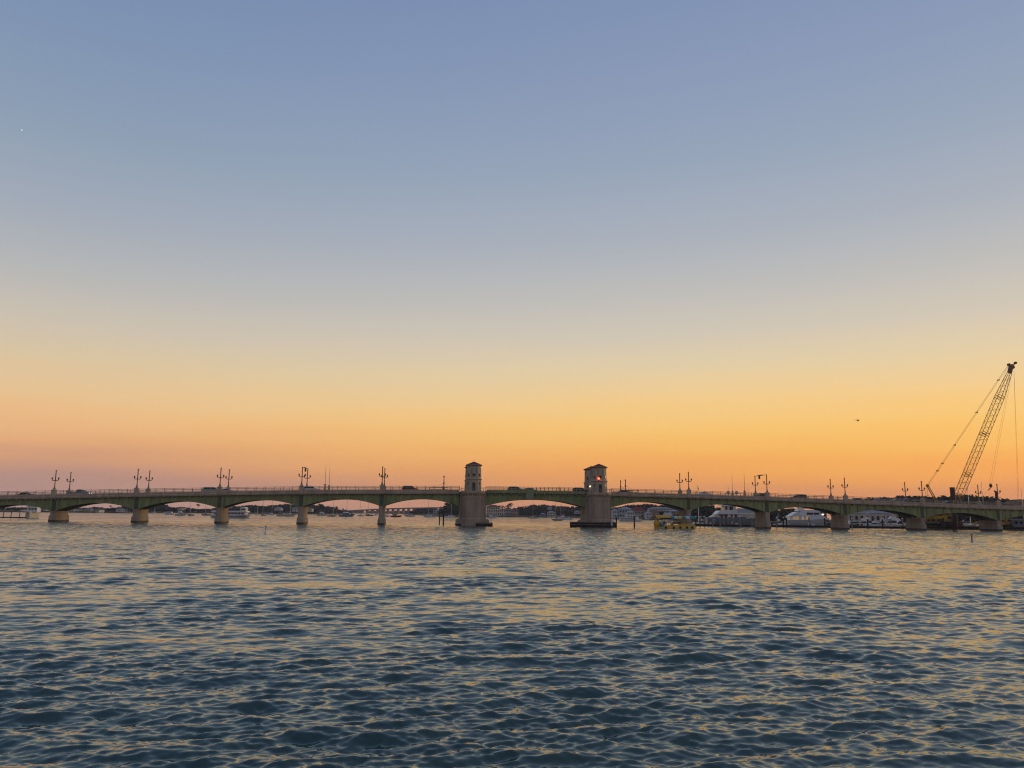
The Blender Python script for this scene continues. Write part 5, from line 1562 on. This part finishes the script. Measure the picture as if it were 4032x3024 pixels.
shore('left_shore', [(-700, 640), (-200, 660), (200, 670), (420, 690), (600, 800), (900, 860), (1150, 900), (1330, 960), (1390, 1100)], 260, 0.9)
shore('distant_shore', [(1150, 1700), (1400, 1650), (1600, 1600), (1900, 1600)], 200, 1.0)
shore('middle_shore', [(1590, 1180), (1640, 1020), (1720, 700), (1800, 660), (1900, 760), (2100, 800), (2280, 790), (2400, 640), (2560, 560), (2700, 480), (2800, 400), (3000, 345), (3300, 325), (3700, 335), (4100, 330), (4700, 320)], 260, 1.0)

# ------------------------------------------------------------------ trees
FOL = [mat('foliage_dark', (0.022, 0.033, 0.020), 0.8, var=0.35, scale=0.6), mat('foliage_olive', (0.040, 0.046, 0.024), 0.8, var=0.35, scale=0.6), mat('foliage_blue', (0.022, 0.036, 0.034), 0.8, var=0.35, scale=0.6)]
M_BARK = mat('bark', (0.06, 0.045, 0.035), 0.9, var=0.3)


def crown_mesh(seed, kind, m):
    """unit crown: about one metre of height units, scaled when placed"""
    r = random.Random(seed)
    mb = MB()
    clumps = []
    if kind == 'round':
        for _ in range(13):
            a = r.uniform(0, 2 * PI); q = r.uniform(0.05, 0.36)
            clumps.append((q * math.cos(a), q * math.sin(a), r.uniform(0.32, 0.86), r.uniform(0.13, 0.24)))
    elif kind == 'flat':
        for _ in range(11):
            a = r.uniform(0, 2 * PI); q = r.uniform(0.05, 0.46)
            clumps.append((q * math.cos(a), q * math.sin(a), r.uniform(0.66, 0.90), r.uniform(0.09, 0.17)))
    else:
        for _ in range(12):
            z = r.uniform(0.25, 0.92); a = r.uniform(0, 2 * PI); q = (1.05 - z) * r.uniform(0.1, 0.42)
            clumps.append((q * math.cos(a), q * math.sin(a), z, r.uniform(0.08, 0.17)))
    for cx, cy, cz, cr in clumps:
        for _ in range(26):
            u, v = r.uniform(-1, 1), r.uniform(0, 2 * PI)
            w = math.sqrt(1 - u * u); d = cr * r.uniform(0.55, 1.1)
            p = Vector((cx + d * w * math.cos(v), cy + d * w * math.sin(v), cz + d * u * 0.75))
            n = Vector((w * math.cos(v) + r.uniform(-.6, .6), w * math.sin(v) + r.uniform(-.6, .6), u + r.uniform(-.5, .6))).normalized()
            t1 = n.cross(Vector((0.3, 0.2, 1))).normalized(); t2 = n.cross(t1)
            s = r.uniform(0.028, 0.062)
            mb.add([p - t1 * s - t2 * s * 0.7, p + t1 * s - t2 * s * 0.6, p + t1 * s * 0.8 + t2 * s * 0.8, p - t1 * s * 0.7 + t2 * s], [(0, 1, 2, 3)])
    return mb.mesh('crown', m)


def trunk_mesh(kind):
    mb = MB()
    mb.tube((0, 0, -0.02), (0.01, 0, 0.45), 0.035, 0.024, 6)
    for a in (0.3, 2.2, 4.4):
        mb.tube((0.01, 0, 0.40), (0.2 * math.cos(a), 0.2 * math.sin(a), 0.68), 0.018, 0.008, 4)
    mb.tube((0.01, 0, 0.45), (0, 0.01, 0.85), 0.02, 0.006, 4)
    return mb.mesh('trunk', M_BARK)


def palm_mesh(seed):
    r = random.Random(seed)
    mb = MB()
    for k in range(15):
        a = 2 * PI * k / 15 + r.uniform(-0.2, 0.2); L_ = r.uniform(0.20, 0.27); rise = r.uniform(-0.05, 0.16)
        pts = []
        for j in range(5):
            u = j / 4
            pts.append(Vector((math.cos(a) * L_ * u, math.sin(a) * L_ * u, 0.84 + rise * u * 1.4 - 0.22 * u * u)))
        side_ = Vector((-math.sin(a), math.cos(a), 0))
        for j in range(4):
            w0, w1 = 0.035 * math.sin(PI * (j / 4) * 0.9 + 0.25), 0.035 * math.sin(PI * ((j + 1) / 4) * 0.9 + 0.25)
            mb.add([pts[j] - side_ * w0 - Vector((0, 0, 0.02)), pts[j], pts[j + 1], pts[j + 1] - side_ * w1 - Vector((0, 0, 0.02))], [(0, 1, 2, 3)])
            mb.add([pts[j], pts[j] + side_ * w0 - Vector((0, 0, 0.02)), pts[j + 1] + side_ * w1 - Vector((0, 0, 0.02)), pts[j + 1]], [(0, 1, 2, 3)])
    return mb.mesh('fronds', FOL[1])


CROWNS = {'round': [crown_mesh(i, 'round', FOL[i % 3]) for i in range(7)], 'flat': [crown_mesh(20 + i, 'flat', FOL[i % 3]) for i in range(4)], 'cone': [crown_mesh(40 + i, 'cone', FOL[i % 2]) for i in range(3)]}
TRUNK = trunk_mesh('x')
PALMS = [palm_mesh(i) for i in range(3)]
PTRUNK = MB().tube((0, 0, -0.02), (0.015, 0, 0.45), 0.020, 0.016, 6).tube((0.015, 0, 0.45), (0, 0, 0.85), 0.016, 0.014, 6).mesh('trunk', M_BARK)


def tree(px, top, Y, kind, label, group, wide=1.0, base=1.2):
    p = at(px, top, Y)
    h = max(2.0, p.z - base)
    nm = {'round': 'broadleaf_tree', 'flat': 'spreading_tree', 'cone': 'pine_tree', 'palm': 'palm_tree'}[kind]
    o = thing(nm, label, 'tree' if kind != 'palm' else 'palm', (p.x, p.y, base), random.uniform(0, 6.28), group)
    if kind == 'palm':
        a = link('trunk', PTRUNK, o); b = link('fronds', random.choice(PALMS), o)
    else:
        a = link('trunk', TRUNK, o); b = link('crown', random.choice(CROWNS[kind]), o)
    w = h * wide
    a.scale = (w, w, h); b.scale = (w, w, h)
    return o


_U1 = ['', 'first', 'second', 'third', 'fourth', 'fifth', 'sixth', 'seventh', 'eighth', 'ninth', 'tenth', 'eleventh', 'twelfth', 'thirteenth', 'fourteenth', 'fifteenth', 'sixteenth', 'seventeenth', 'eighteenth', 'nineteenth']
_T1 = {20: ('twentieth', 'twenty'), 30: ('thirtieth', 'thirty'), 40: ('fortieth', 'forty'), 50: ('fiftieth', 'fifty'), 60: ('sixtieth', 'sixty'), 70: ('seventieth', 'seventy')}
ORD = [_U1[n] if n < 20 else (_T1[n // 10 * 10][0] if n % 10 == 0 else _T1[n // 10 * 10][1] + '-' + _U1[n % 10]) for n in range(1, 80)]
SCRUB = {0: ([], []), 1: ([], []), 2: ([], [])}


def scrub_add(me, p, w, h, ang, key):
    V, Fc = SCRUB[key]
    n = len(me.vertices); co = np.empty(n * 3, dtype=np.float32); me.vertices.foreach_get('co', co); co = co.reshape(-1, 3)
    c, s_ = math.cos(ang), math.sin(ang)
    x = (co[:, 0] * c - co[:, 1] * s_) * w + p.x; y = (co[:, 0] * s_ + co[:, 1] * c) * w + p.y; z = co[:, 2] * h + p.z
    base = sum(len(v) for v in V)
    V.append(np.stack([x, y, z], 1))
    nf = len(me.polygons)
    Fc.append(np.arange(nf * 4).reshape(-1, 4) + base)


def wood(poly, Y, step, label, group, kinds=('round', 'round', 'flat'), wide=1.25, depth=25, jitter=3.0):
    """single trees along the skyline polyline of tops, lower growth below them"""
    xs = [q[0] for q in poly]; ys = [q[1] for q in poly]
    x = xs[0]
    k = 0
    step *= 1.12
    while x <= xs[-1]:
        top = float(np.interp(x, xs, ys))
        xx = x + random.uniform(-step * 0.3, step * 0.3)
        tree(xx, top + random.uniform(-1.0, jitter), Y + random.uniform(0, depth), random.choice(kinds), label + ', %s from the left' % ORD[k], group, wide * random.uniform(0.9, 1.3))
        k += 1
        b = hor(x)
        for q in range(3):
            xq = x + random.uniform(-step * 0.5, step * 0.5)
            tq = top + (b - top) * random.uniform(0.16, 0.62)
            Yq = Y - random.uniform(2, 14)
            p = at(xq, tq, Yq)
            h = max(1.5, p.z - 1.0)
            scrub_add(random.choice(CROWNS['round'][:6]), Vector((p.x, p.y, 1.0 - 0.22 * h)), h * wide * random.uniform(1.1, 1.6), h * 1.15, random.uniform(0, 6.28), random.randrange(3))
        x += step


wood([(-30, 1997), (60, 1996), (240, 1996), (300, 1994), (340, 1997), (385, 1993), (410, 1998), (430, 1997), (470, 1995), (500, 1991), (530, 1990), (560, 1990)], 720, 15,
     'low shore tree behind the first two arches', 'trees behind the leftmost arches', wide=1.6)
wood([(575, 1990), (610, 1988), (640, 1983), (655, 1984), (664, 1994), (700, 1996), (740, 1994), (765, 2000), (800, 2001), (850, 1998), (880, 1996)], 850, 13,
     'shore tree behind the third arch', 'trees behind the third arch', wide=1.3)
wood([(890, 1996), (915, 1992), (950, 1987), (990, 1985), (1030, 1988), (1060, 1988), (1090, 1985), (1120, 1982), (1150, 1982), (1180, 1985)], 920, 13,
     'shore tree behind the fourth arch', 'trees behind the fourth arch', wide=1.2)
wood([(1195, 1988), (1215, 1984), (1232, 1982), (1250, 1988), (1270, 1986), (1290, 1991), (1310, 1994), (1325, 2000), (1345, 2005), (1370, 2008)], 960, 11,
     'tree on the wooded point in the fifth arch', 'trees on the point behind the fifth arch', wide=1.2)
wood([(1380, 2010), (1500, 2011), (1620, 2010)], 1750, 14, 'tiny tree on the farthest shore below the causeway', 'trees on the most distant shore', wide=2.0)
wood([(1622, 2008), (1645, 2003), (1665, 1999), (1690, 1996), (1712, 2001), (1732, 2003)], 1080, 11, 'small tree on the low point in the sixth arch', 'trees on the low point behind the sixth arch', wide=1.4)
wood([(1738, 2001), (1752, 1990), (1764, 1976), (1780, 1972), (1800, 1975), (1815, 1976)], 690, 11, 'tall dark tree beside the left tower pier', 'tall trees left of the left tower', wide=0.8)
wood([(2035, 1997), (2050, 1993), (2080, 1990), (2100, 1985), (2115, 1981), (2130, 1986), (2150, 1983), (2172, 1985), (2190, 1989), (2220, 1990), (2250, 1993), (2280, 1991), (2300, 1992)], 850, 11,
     'shore tree behind the opening span', 'trees behind the opening span', wide=1.0)
wood([(2395, 1996), (2440, 1991), (2480, 1985), (2520, 1983), (2560, 1982), (2590, 1984), (2620, 1985), (2660, 1990), (2700, 1995)], 660, 13,
     'tree above the houses right of the right tower', 'trees behind the houses', wide=1.1)
wood([(2705, 2003), (2740, 1995), (2770, 1987), (2800, 1985), (2826, 1992), (2860, 2000), (2900, 2002)], 480, 13, 'dark tree by the three deck yacht', 'trees left of the three deck yacht', wide=0.9)
wood([(3030, 2006), (3070, 2003), (3100, 2000), (3140, 1998)], 400, 14, 'dark tree behind the lit yacht', 'trees behind the lit yacht', wide=0.9)
wood([(3345, 1970), (3372, 1960), (3400, 1966), (3440, 1960), (3468, 1954), (3492, 1958), (3520, 1953), (3560, 1949), (3600, 1953), (3640, 1952), (3680, 1955), (3712, 1950), (3738, 1943), (3760, 1950), (3800, 1946), (3832, 1951),
      (3868, 1952), (3888, 1949), (3905, 1953), (3930, 1962), (3960, 1966), (3985, 1970), (4010, 1975), (4060, 1974)], 420, 12,
     'dark tree above the right bridge railing', 'trees above the right end of the bridge', kinds=('round', 'flat', 'flat'), wide=0.8)
P1 = 'feathery palm standing above the shoreline houses'
for px, top, Y, lab in ((437, 1987, 700, 'lone palm sticking up behind the second arch'), (781, 1980, 830, 'lone thin palm sticking up behind the third arch'), (1967, 1985, 800, 'leftmost palm above the red roofed hotel'),
                        (1981, 1985.5, 802, 'second palm right of the red roofed hotel'), (1998, 1983, 798, 'third palm right of the red roofed hotel'), (2010, 1974, 795, 'tallest palm in the opening span'), (2147, 1983, 800, 'palm in the middle of the opening span trees'),
                        (3530, 1946, 400, 'palm left of the fourth right lamp pair'), (3570, 1945, 400, 'palm right of the fourth right lamp pair'), (3985, 1967, 395, 'last palm before the right edge')):
    tree(px, top, Y, 'palm', lab, 'palms along the shore')
for px, top, Y, lab in ((1263, 1980, 950, 'flat topped pine above the wooded point in the fifth arch'), (1325, 1994, 960, 'small flat topped pine at the end of the wooded point'), (1350, 2002, 965, 'lowest flat topped pine at the tip of the wooded point')):
    tree(px, top, Y, 'flat', lab, 'flat topped pines on the point', 0.7)


for key, (V, Fc) in SCRUB.items():
    me = bpy.data.meshes.new('shoreline_growth')
    me.from_pydata(np.concatenate(V).tolist(), [], np.concatenate(Fc).tolist())
    me.materials.append(FOL[key])
    o = link('shoreline_growth', me)
    o['kind'] = 'stuff'; o['category'] = 'undergrowth'
    o['label'] = ('dense dark undergrowth below the shoreline trees', 'dense olive undergrowth below the shoreline trees', 'dense bluish undergrowth below the shoreline trees')[key]


# ------------------------------------------------------------------ buildings
def house(px0, px1, ridge, eave, base, Y, wcol, rcol, label, hip=True, nwin=3, storeys=1, depth=9.0, cat='house', name='house', group=None, win_m=None):
    a, b = at(px0, eave, Y), at(px1, eave, Y)
    cx = (a.x + b.x) / 2; w = (b.x - a.x) / 2
    ze, zr, zb = at((px0 + px1) / 2, eave, Y).z, at((px0 + px1) / 2, ridge, Y).z, max(0.9, at((px0 + px1) / 2, base, Y).z)
    ze = max(ze, zb + 1.5); zr = max(zr, ze + 0.5)
    o = thing(name, label, cat, (cx, Y, zb), 0, group)
    wl = mat('wall_%d_%d_%d' % tuple(int(c * 100) for c in wcol), wcol, 0.85, var=0.1, scale=0.4)
    rf = mat('roof_%d_%d_%d' % tuple(int(c * 100) for c in rcol), rcol, 0.8, var=0.2, scale=0.8)
    H = ze - zb
    wo_ = MB().box(-w, w, 0, depth, -0.6, H).build('wall', wl, o)
    r = MB()
    e = 0.35
    ins = min(w * 0.8, depth * 0.45) if hip else 0.0
    r.add([(-w - e, -e, H), (w + e, -e, H), (w + e, depth + e, H), (-w - e, depth + e, H), (-w + ins, depth / 2, zr - zb), (w - ins, depth / 2, zr - zb)],
          [(0, 1, 5, 4), (1, 2, 5), (2, 3, 4, 5), (3, 0, 4), (3, 2, 1, 0)])
    r.build('roof', rf, o)
    sh_ = H / storeys
    for s in range(storeys):
        for k in range(nwin):
            x = -w + 2 * w * (k + 0.5) / nwin
            ww = min(0.7, w / nwin * 0.5)
            z0 = s * sh_ + sh_ * 0.32
            if s == 0 and k == nwin // 2 and nwin > 1:
                MB().box(x - ww * 0.8, x + ww * 0.8, -0.05, 0.05, 0.0, sh_ * 0.72).build('door', M_DARK, o)
            else:
                wi = MB().box(x - ww, x + ww, -0.05, 0.05, z0, z0 + sh_ * 0.42).build('window', win_m or M_DARK, o)
                MB().box(x - ww - 0.12, x + ww + 0.12, -0.10, 0.06, z0 - 0.12, z0).build('sill', wl, wi)
    return o


W_, C_, T_, G_ = (0.55, 0.53, 0.50), (0.52, 0.46, 0.34), (0.35, 0.27, 0.20), (0.30, 0.31, 0.32)
RR, RG, RB, RS = (0.17, 0.04, 0.035), (0.16, 0.16, 0.17), (0.08, 0.055, 0.045), (0.32, 0.34, 0.36)
house(153, 180, 2007, 2010, 2017, 690, W_, RG, 'low white house right of the high sided boat')
house(268, 290, 2003, 2006, 2015, 690, W_, RB, 'small pale house just right of the first pier')
house(289, 312, 2000, 2005, 2012, 700, C_, RB, 'cream house with a lit front behind the second arch')
house(329, 357, 2000, 2005, 2014, 695, C_, RG, 'broad cream house in the middle of the second arch')
house(375, 403, 1997, 2004, 2016, 700, T_, RB, 'brown house with a big roof in the second arch')
house(376, 390, 2009, 2012, 2017, 680, W_, RG, 'tiny white boathouse below the brown house')
house(456, 480, 2000, 2004, 2013, 700, W_, RG, 'white house in the right of the second arch', nwin=4)
house(478, 500, 2003, 2006, 2015, 705, W_, RG, 'second white house left of the second pier')
house(700, 716, 1998, 2001, 2008, 830, C_, RG, 'cream house peeping out of the trees in the third arch')
house(1080, 1105, 1997, 2001, 2008, 890, W_, RS, 'white house low in the trees left of the fourth pier', nwin=4)
house(1150, 1176, 1996, 2000, 2012, 890, W_, RG, 'pale house touching the fourth pier')
house(1192, 1228, 1998, 2002, 2014, 930, C_, RG, 'pale house just right of the fourth pier', storeys=2)
house(1705, 1740, 2007, 2011, 2020, 1000, G_, RS, 'long grey roof below the trees in the sixth arch')
house(1915, 1968, 1988, 1995, 2030, 780, C_, RR, 'red roofed three storey hotel right of the left tower', storeys=3, nwin=6, cat='hotel', name='hotel')
house(1968, 1990, 2002, 2006, 2030, 785, W_, RB, 'white wing between the hotel and the palms', storeys=2)
house(1988, 2012, 1998, 2003, 2031, 788, G_, RB, 'grey house under the palms right of the hotel', storeys=2)
house(2012, 2042, 2000, 2006, 2032, 790, T_, RB, 'tan house left of the dense trees in the opening span', storeys=2, nwin=4)
house(2126, 2150, 2020, 2024, 2033, 780, (0.20, 0.24, 0.28), (0.22, 0.28, 0.33), 'blue grey boathouse below the dense trees')
house(2156, 2186, 2011, 2018, 2034, 780, C_, RS, 'pale house with a light roof right of the boathouse', storeys=2)
house(2157, 2174, 1995, 1998, 2004, 800, W_, RS, 'white gable high among the trees in the opening span')
house(2264, 2284, 2010, 2014, 2020, 770, (0.35, 0.42, 0.40), RS, 'mint house among the trees left of the right tower')
house(2413, 2435, 2003, 2010, 2038, 600, W_, RS, 'white house with grey roof just right of the right tower', storeys=2)
house(2438, 2492, 1996, 2005, 2040, 600, (0.38, 0.42, 0.42), RS, 'wide grey green house right of the right tower', storeys=2, nwin=5)
house(2470, 2500, 2010, 2017, 2042, 565, W_, RS, 'white house in front of the wide grey green house', storeys=2)
house(2488, 2546, 1996, 2010, 2040, 590, T_, (0.20, 0.035, 0.035), 'large house under a bright red roof', storeys=2, nwin=5)
house(2546, 2566, 2013, 2020, 2044, 560, W_, RS, 'small pale house right of the red roof', storeys=2)
house(2556, 2646, 1997, 2003, 2010, 620, (0.40, 0.45, 0.42), RS, 'long pale flat building high behind the tour boat', nwin=8)
house(2560, 2594, 2007, 2012, 2030, 580, T_, RR, 'house with a dull red roof left of the tour boat canopy', storeys=2)
house(2621, 2648, 2018, 2032, 2050, 470, (0.40, 0.37, 0.35), (0.42, 0.40, 0.38), 'steep pale gabled house behind the tour boat', hip=False, nwin=2)
house(2642, 2672, 2006, 2013, 2022, 560, T_, (0.36, 0.38, 0.44), 'house with a pale blue roof left of the first right pier', nwin=3)
house(3000, 3030, 2012, 2018, 2050, 380, W_, RB, 'dark roofed shed behind the second right pier', nwin=2)
house(3215, 3255, 2010, 2018, 2050, 360, (0.25, 0.20, 0.17), RB, 'brown dockside building behind the bow of the lit yacht', nwin=3)
hb_ = house(3340, 3530, 2005, 2021, 2060, 335, (0.45, 0.42, 0.38), (0.25, 0.27, 0.29), 'long harbour building with a wide grey hipped roof behind the marina', storeys=1, nwin=9, cat='building', name='harbour_building', depth=16)
house(4004, 4120, 1966, 1969, 2000, 410, (0.30, 0.24, 0.19), (0.20, 0.18, 0.16), 'flat roofed tan building at the right edge behind the bridge', nwin=5, cat='building', name='flat_roofed_building')

# lit lantern by the dock buildings
pl_ = at(3240, 2027, 330)
ll = thing('dock_lamp', 'warm lit lamp above the bow of the second yacht', 'lamp', (pl_.x, pl_.y, 1.0))
MB().tube((0, 0, 0), (0, 0, pl_.z - 1.1), 0.08, 0.06).build('pole', M_BLACK, ll)
MB().lathe([(0.1, pl_.z - 1.15), (0.45, pl_.z - 1.0), (0.42, pl_.z - 0.75), (0.1, pl_.z - 0.6)], n=10).build('lantern', mat('warm_lantern', (0.9, 0.7, 0.4), 0.3, var=0, emit=(1.0, 0.72, 0.4), estr=4.0), ll)

# masts of boats lying behind the right end of the bridge
for px, top, lab in ((3816, 1902, 'bare mast left of the fifth right lamp pair'), (3873, 1898, 'bare mast between the fifth right lamp pair posts'), (4028, 1922, 'bare mast at the right edge of the picture')):
    p = at(px, 2060, 300); h = at(px, top, 300).z
    o = thing('sailboat', 'sailboat behind the bridge, its ' + lab, 'sailboat', (p.x, p.y, 0), 0.2, 'sailboats behind the right end of the bridge')
    hull(o, 10, 3.0, 1.0, M_HULLW, stern_w=0.7, rake=0.2)
    taper_box(-2.0, 2.0, 0.9, 1.0, 1.6, 1.0, 0.2).build('cabin', M_HULLW, o)
    MB().tube((0.6, 0, 1.2), (0.6, 0, h), 0.11, 0.08, 6).build('mast', M_MAST, o)
    MB().tube((0.6, 0, 2.4), (-3.8, 0, 2.3), 0.16, 0.10, 6).build('boom', M_SAIL, o)

# ------------------------------------------------------------------ distant causeway bridge
a_, b_ = at(1362, 2010, 1500), at(1900, 1996, 1420)
db = thing('causeway_bridge', 'distant low causeway bridge on slim piers seen through the arches', 'bridge', (a_.x, a_.y, 0), math.atan2(b_.y - a_.y, b_.x - a_.x))
Lb = math.hypot(b_.x - a_.x, b_.y - a_.y)
M_DB = mat('distant_concrete', (0.22, 0.18, 0.18), 0.85, var=0.1, scale=0.1)
_pr = [(1362, 2010.5), (1400, 2008), (1450, 2005.5), (1510, 2002), (1560, 2000.5), (1620, 1999), (1700, 1997.5), (1800, 1996.5), (1900, 1996)]
pr = []
for px, py in _pr:
    f = (px - 1362) / (1900 - 1362)
    pr.append((Lb * f, at(px, py, 1500 - 80 * f).z))
MB().rings([[(x, -5, z), (x, 5, z), (x, 5, z - 2.2), (x, -5, z - 2.2)] for x, z in pr]).build('deck', M_DB, db)
for k in range(26):
    x = Lb * (k + 0.3) / 26
    z = float(np.interp(x, [q[0] for q in pr], [q[1] for q in pr]))
    if z > 4.0:
        MB().box(x - 1.3, x + 1.3, -3.5, 3.5, -1, z - 2.2).build('pier', M_DB, db)

# ================================================================== EVENING HAZE
hz = MB().box(-2300, 2300, -60, 2700, -4.0, 95.0).mesh('haze', None)
hm = bpy.data.materials.new('evening_haze'); hm.use_nodes = True
ht = hm.node_tree
for n in list(ht.nodes):
    if n.type == 'BSDF_PRINCIPLED': ht.nodes.remove(n)
pv = ht.nodes.new('ShaderNodeVolumePrincipled')
pv.inputs['Color'].default_value = (0.86, 0.88, 0.92, 1)
pv.inputs['Density'].default_value = 0.00013
pv.inputs['Anisotropy'].default_value = 0.0
out = [n for n in ht.nodes if n.type == 'OUTPUT_MATERIAL'][0]
ht.links.new(pv.outputs[0], out.inputs['Volume'])
hz.materials.append(hm)
ho = link('haze', hz)
ho['kind'] = 'stuff'; ho['label'] = 'thin evening haze over the water and the far shore'; ho['category'] = 'haze'
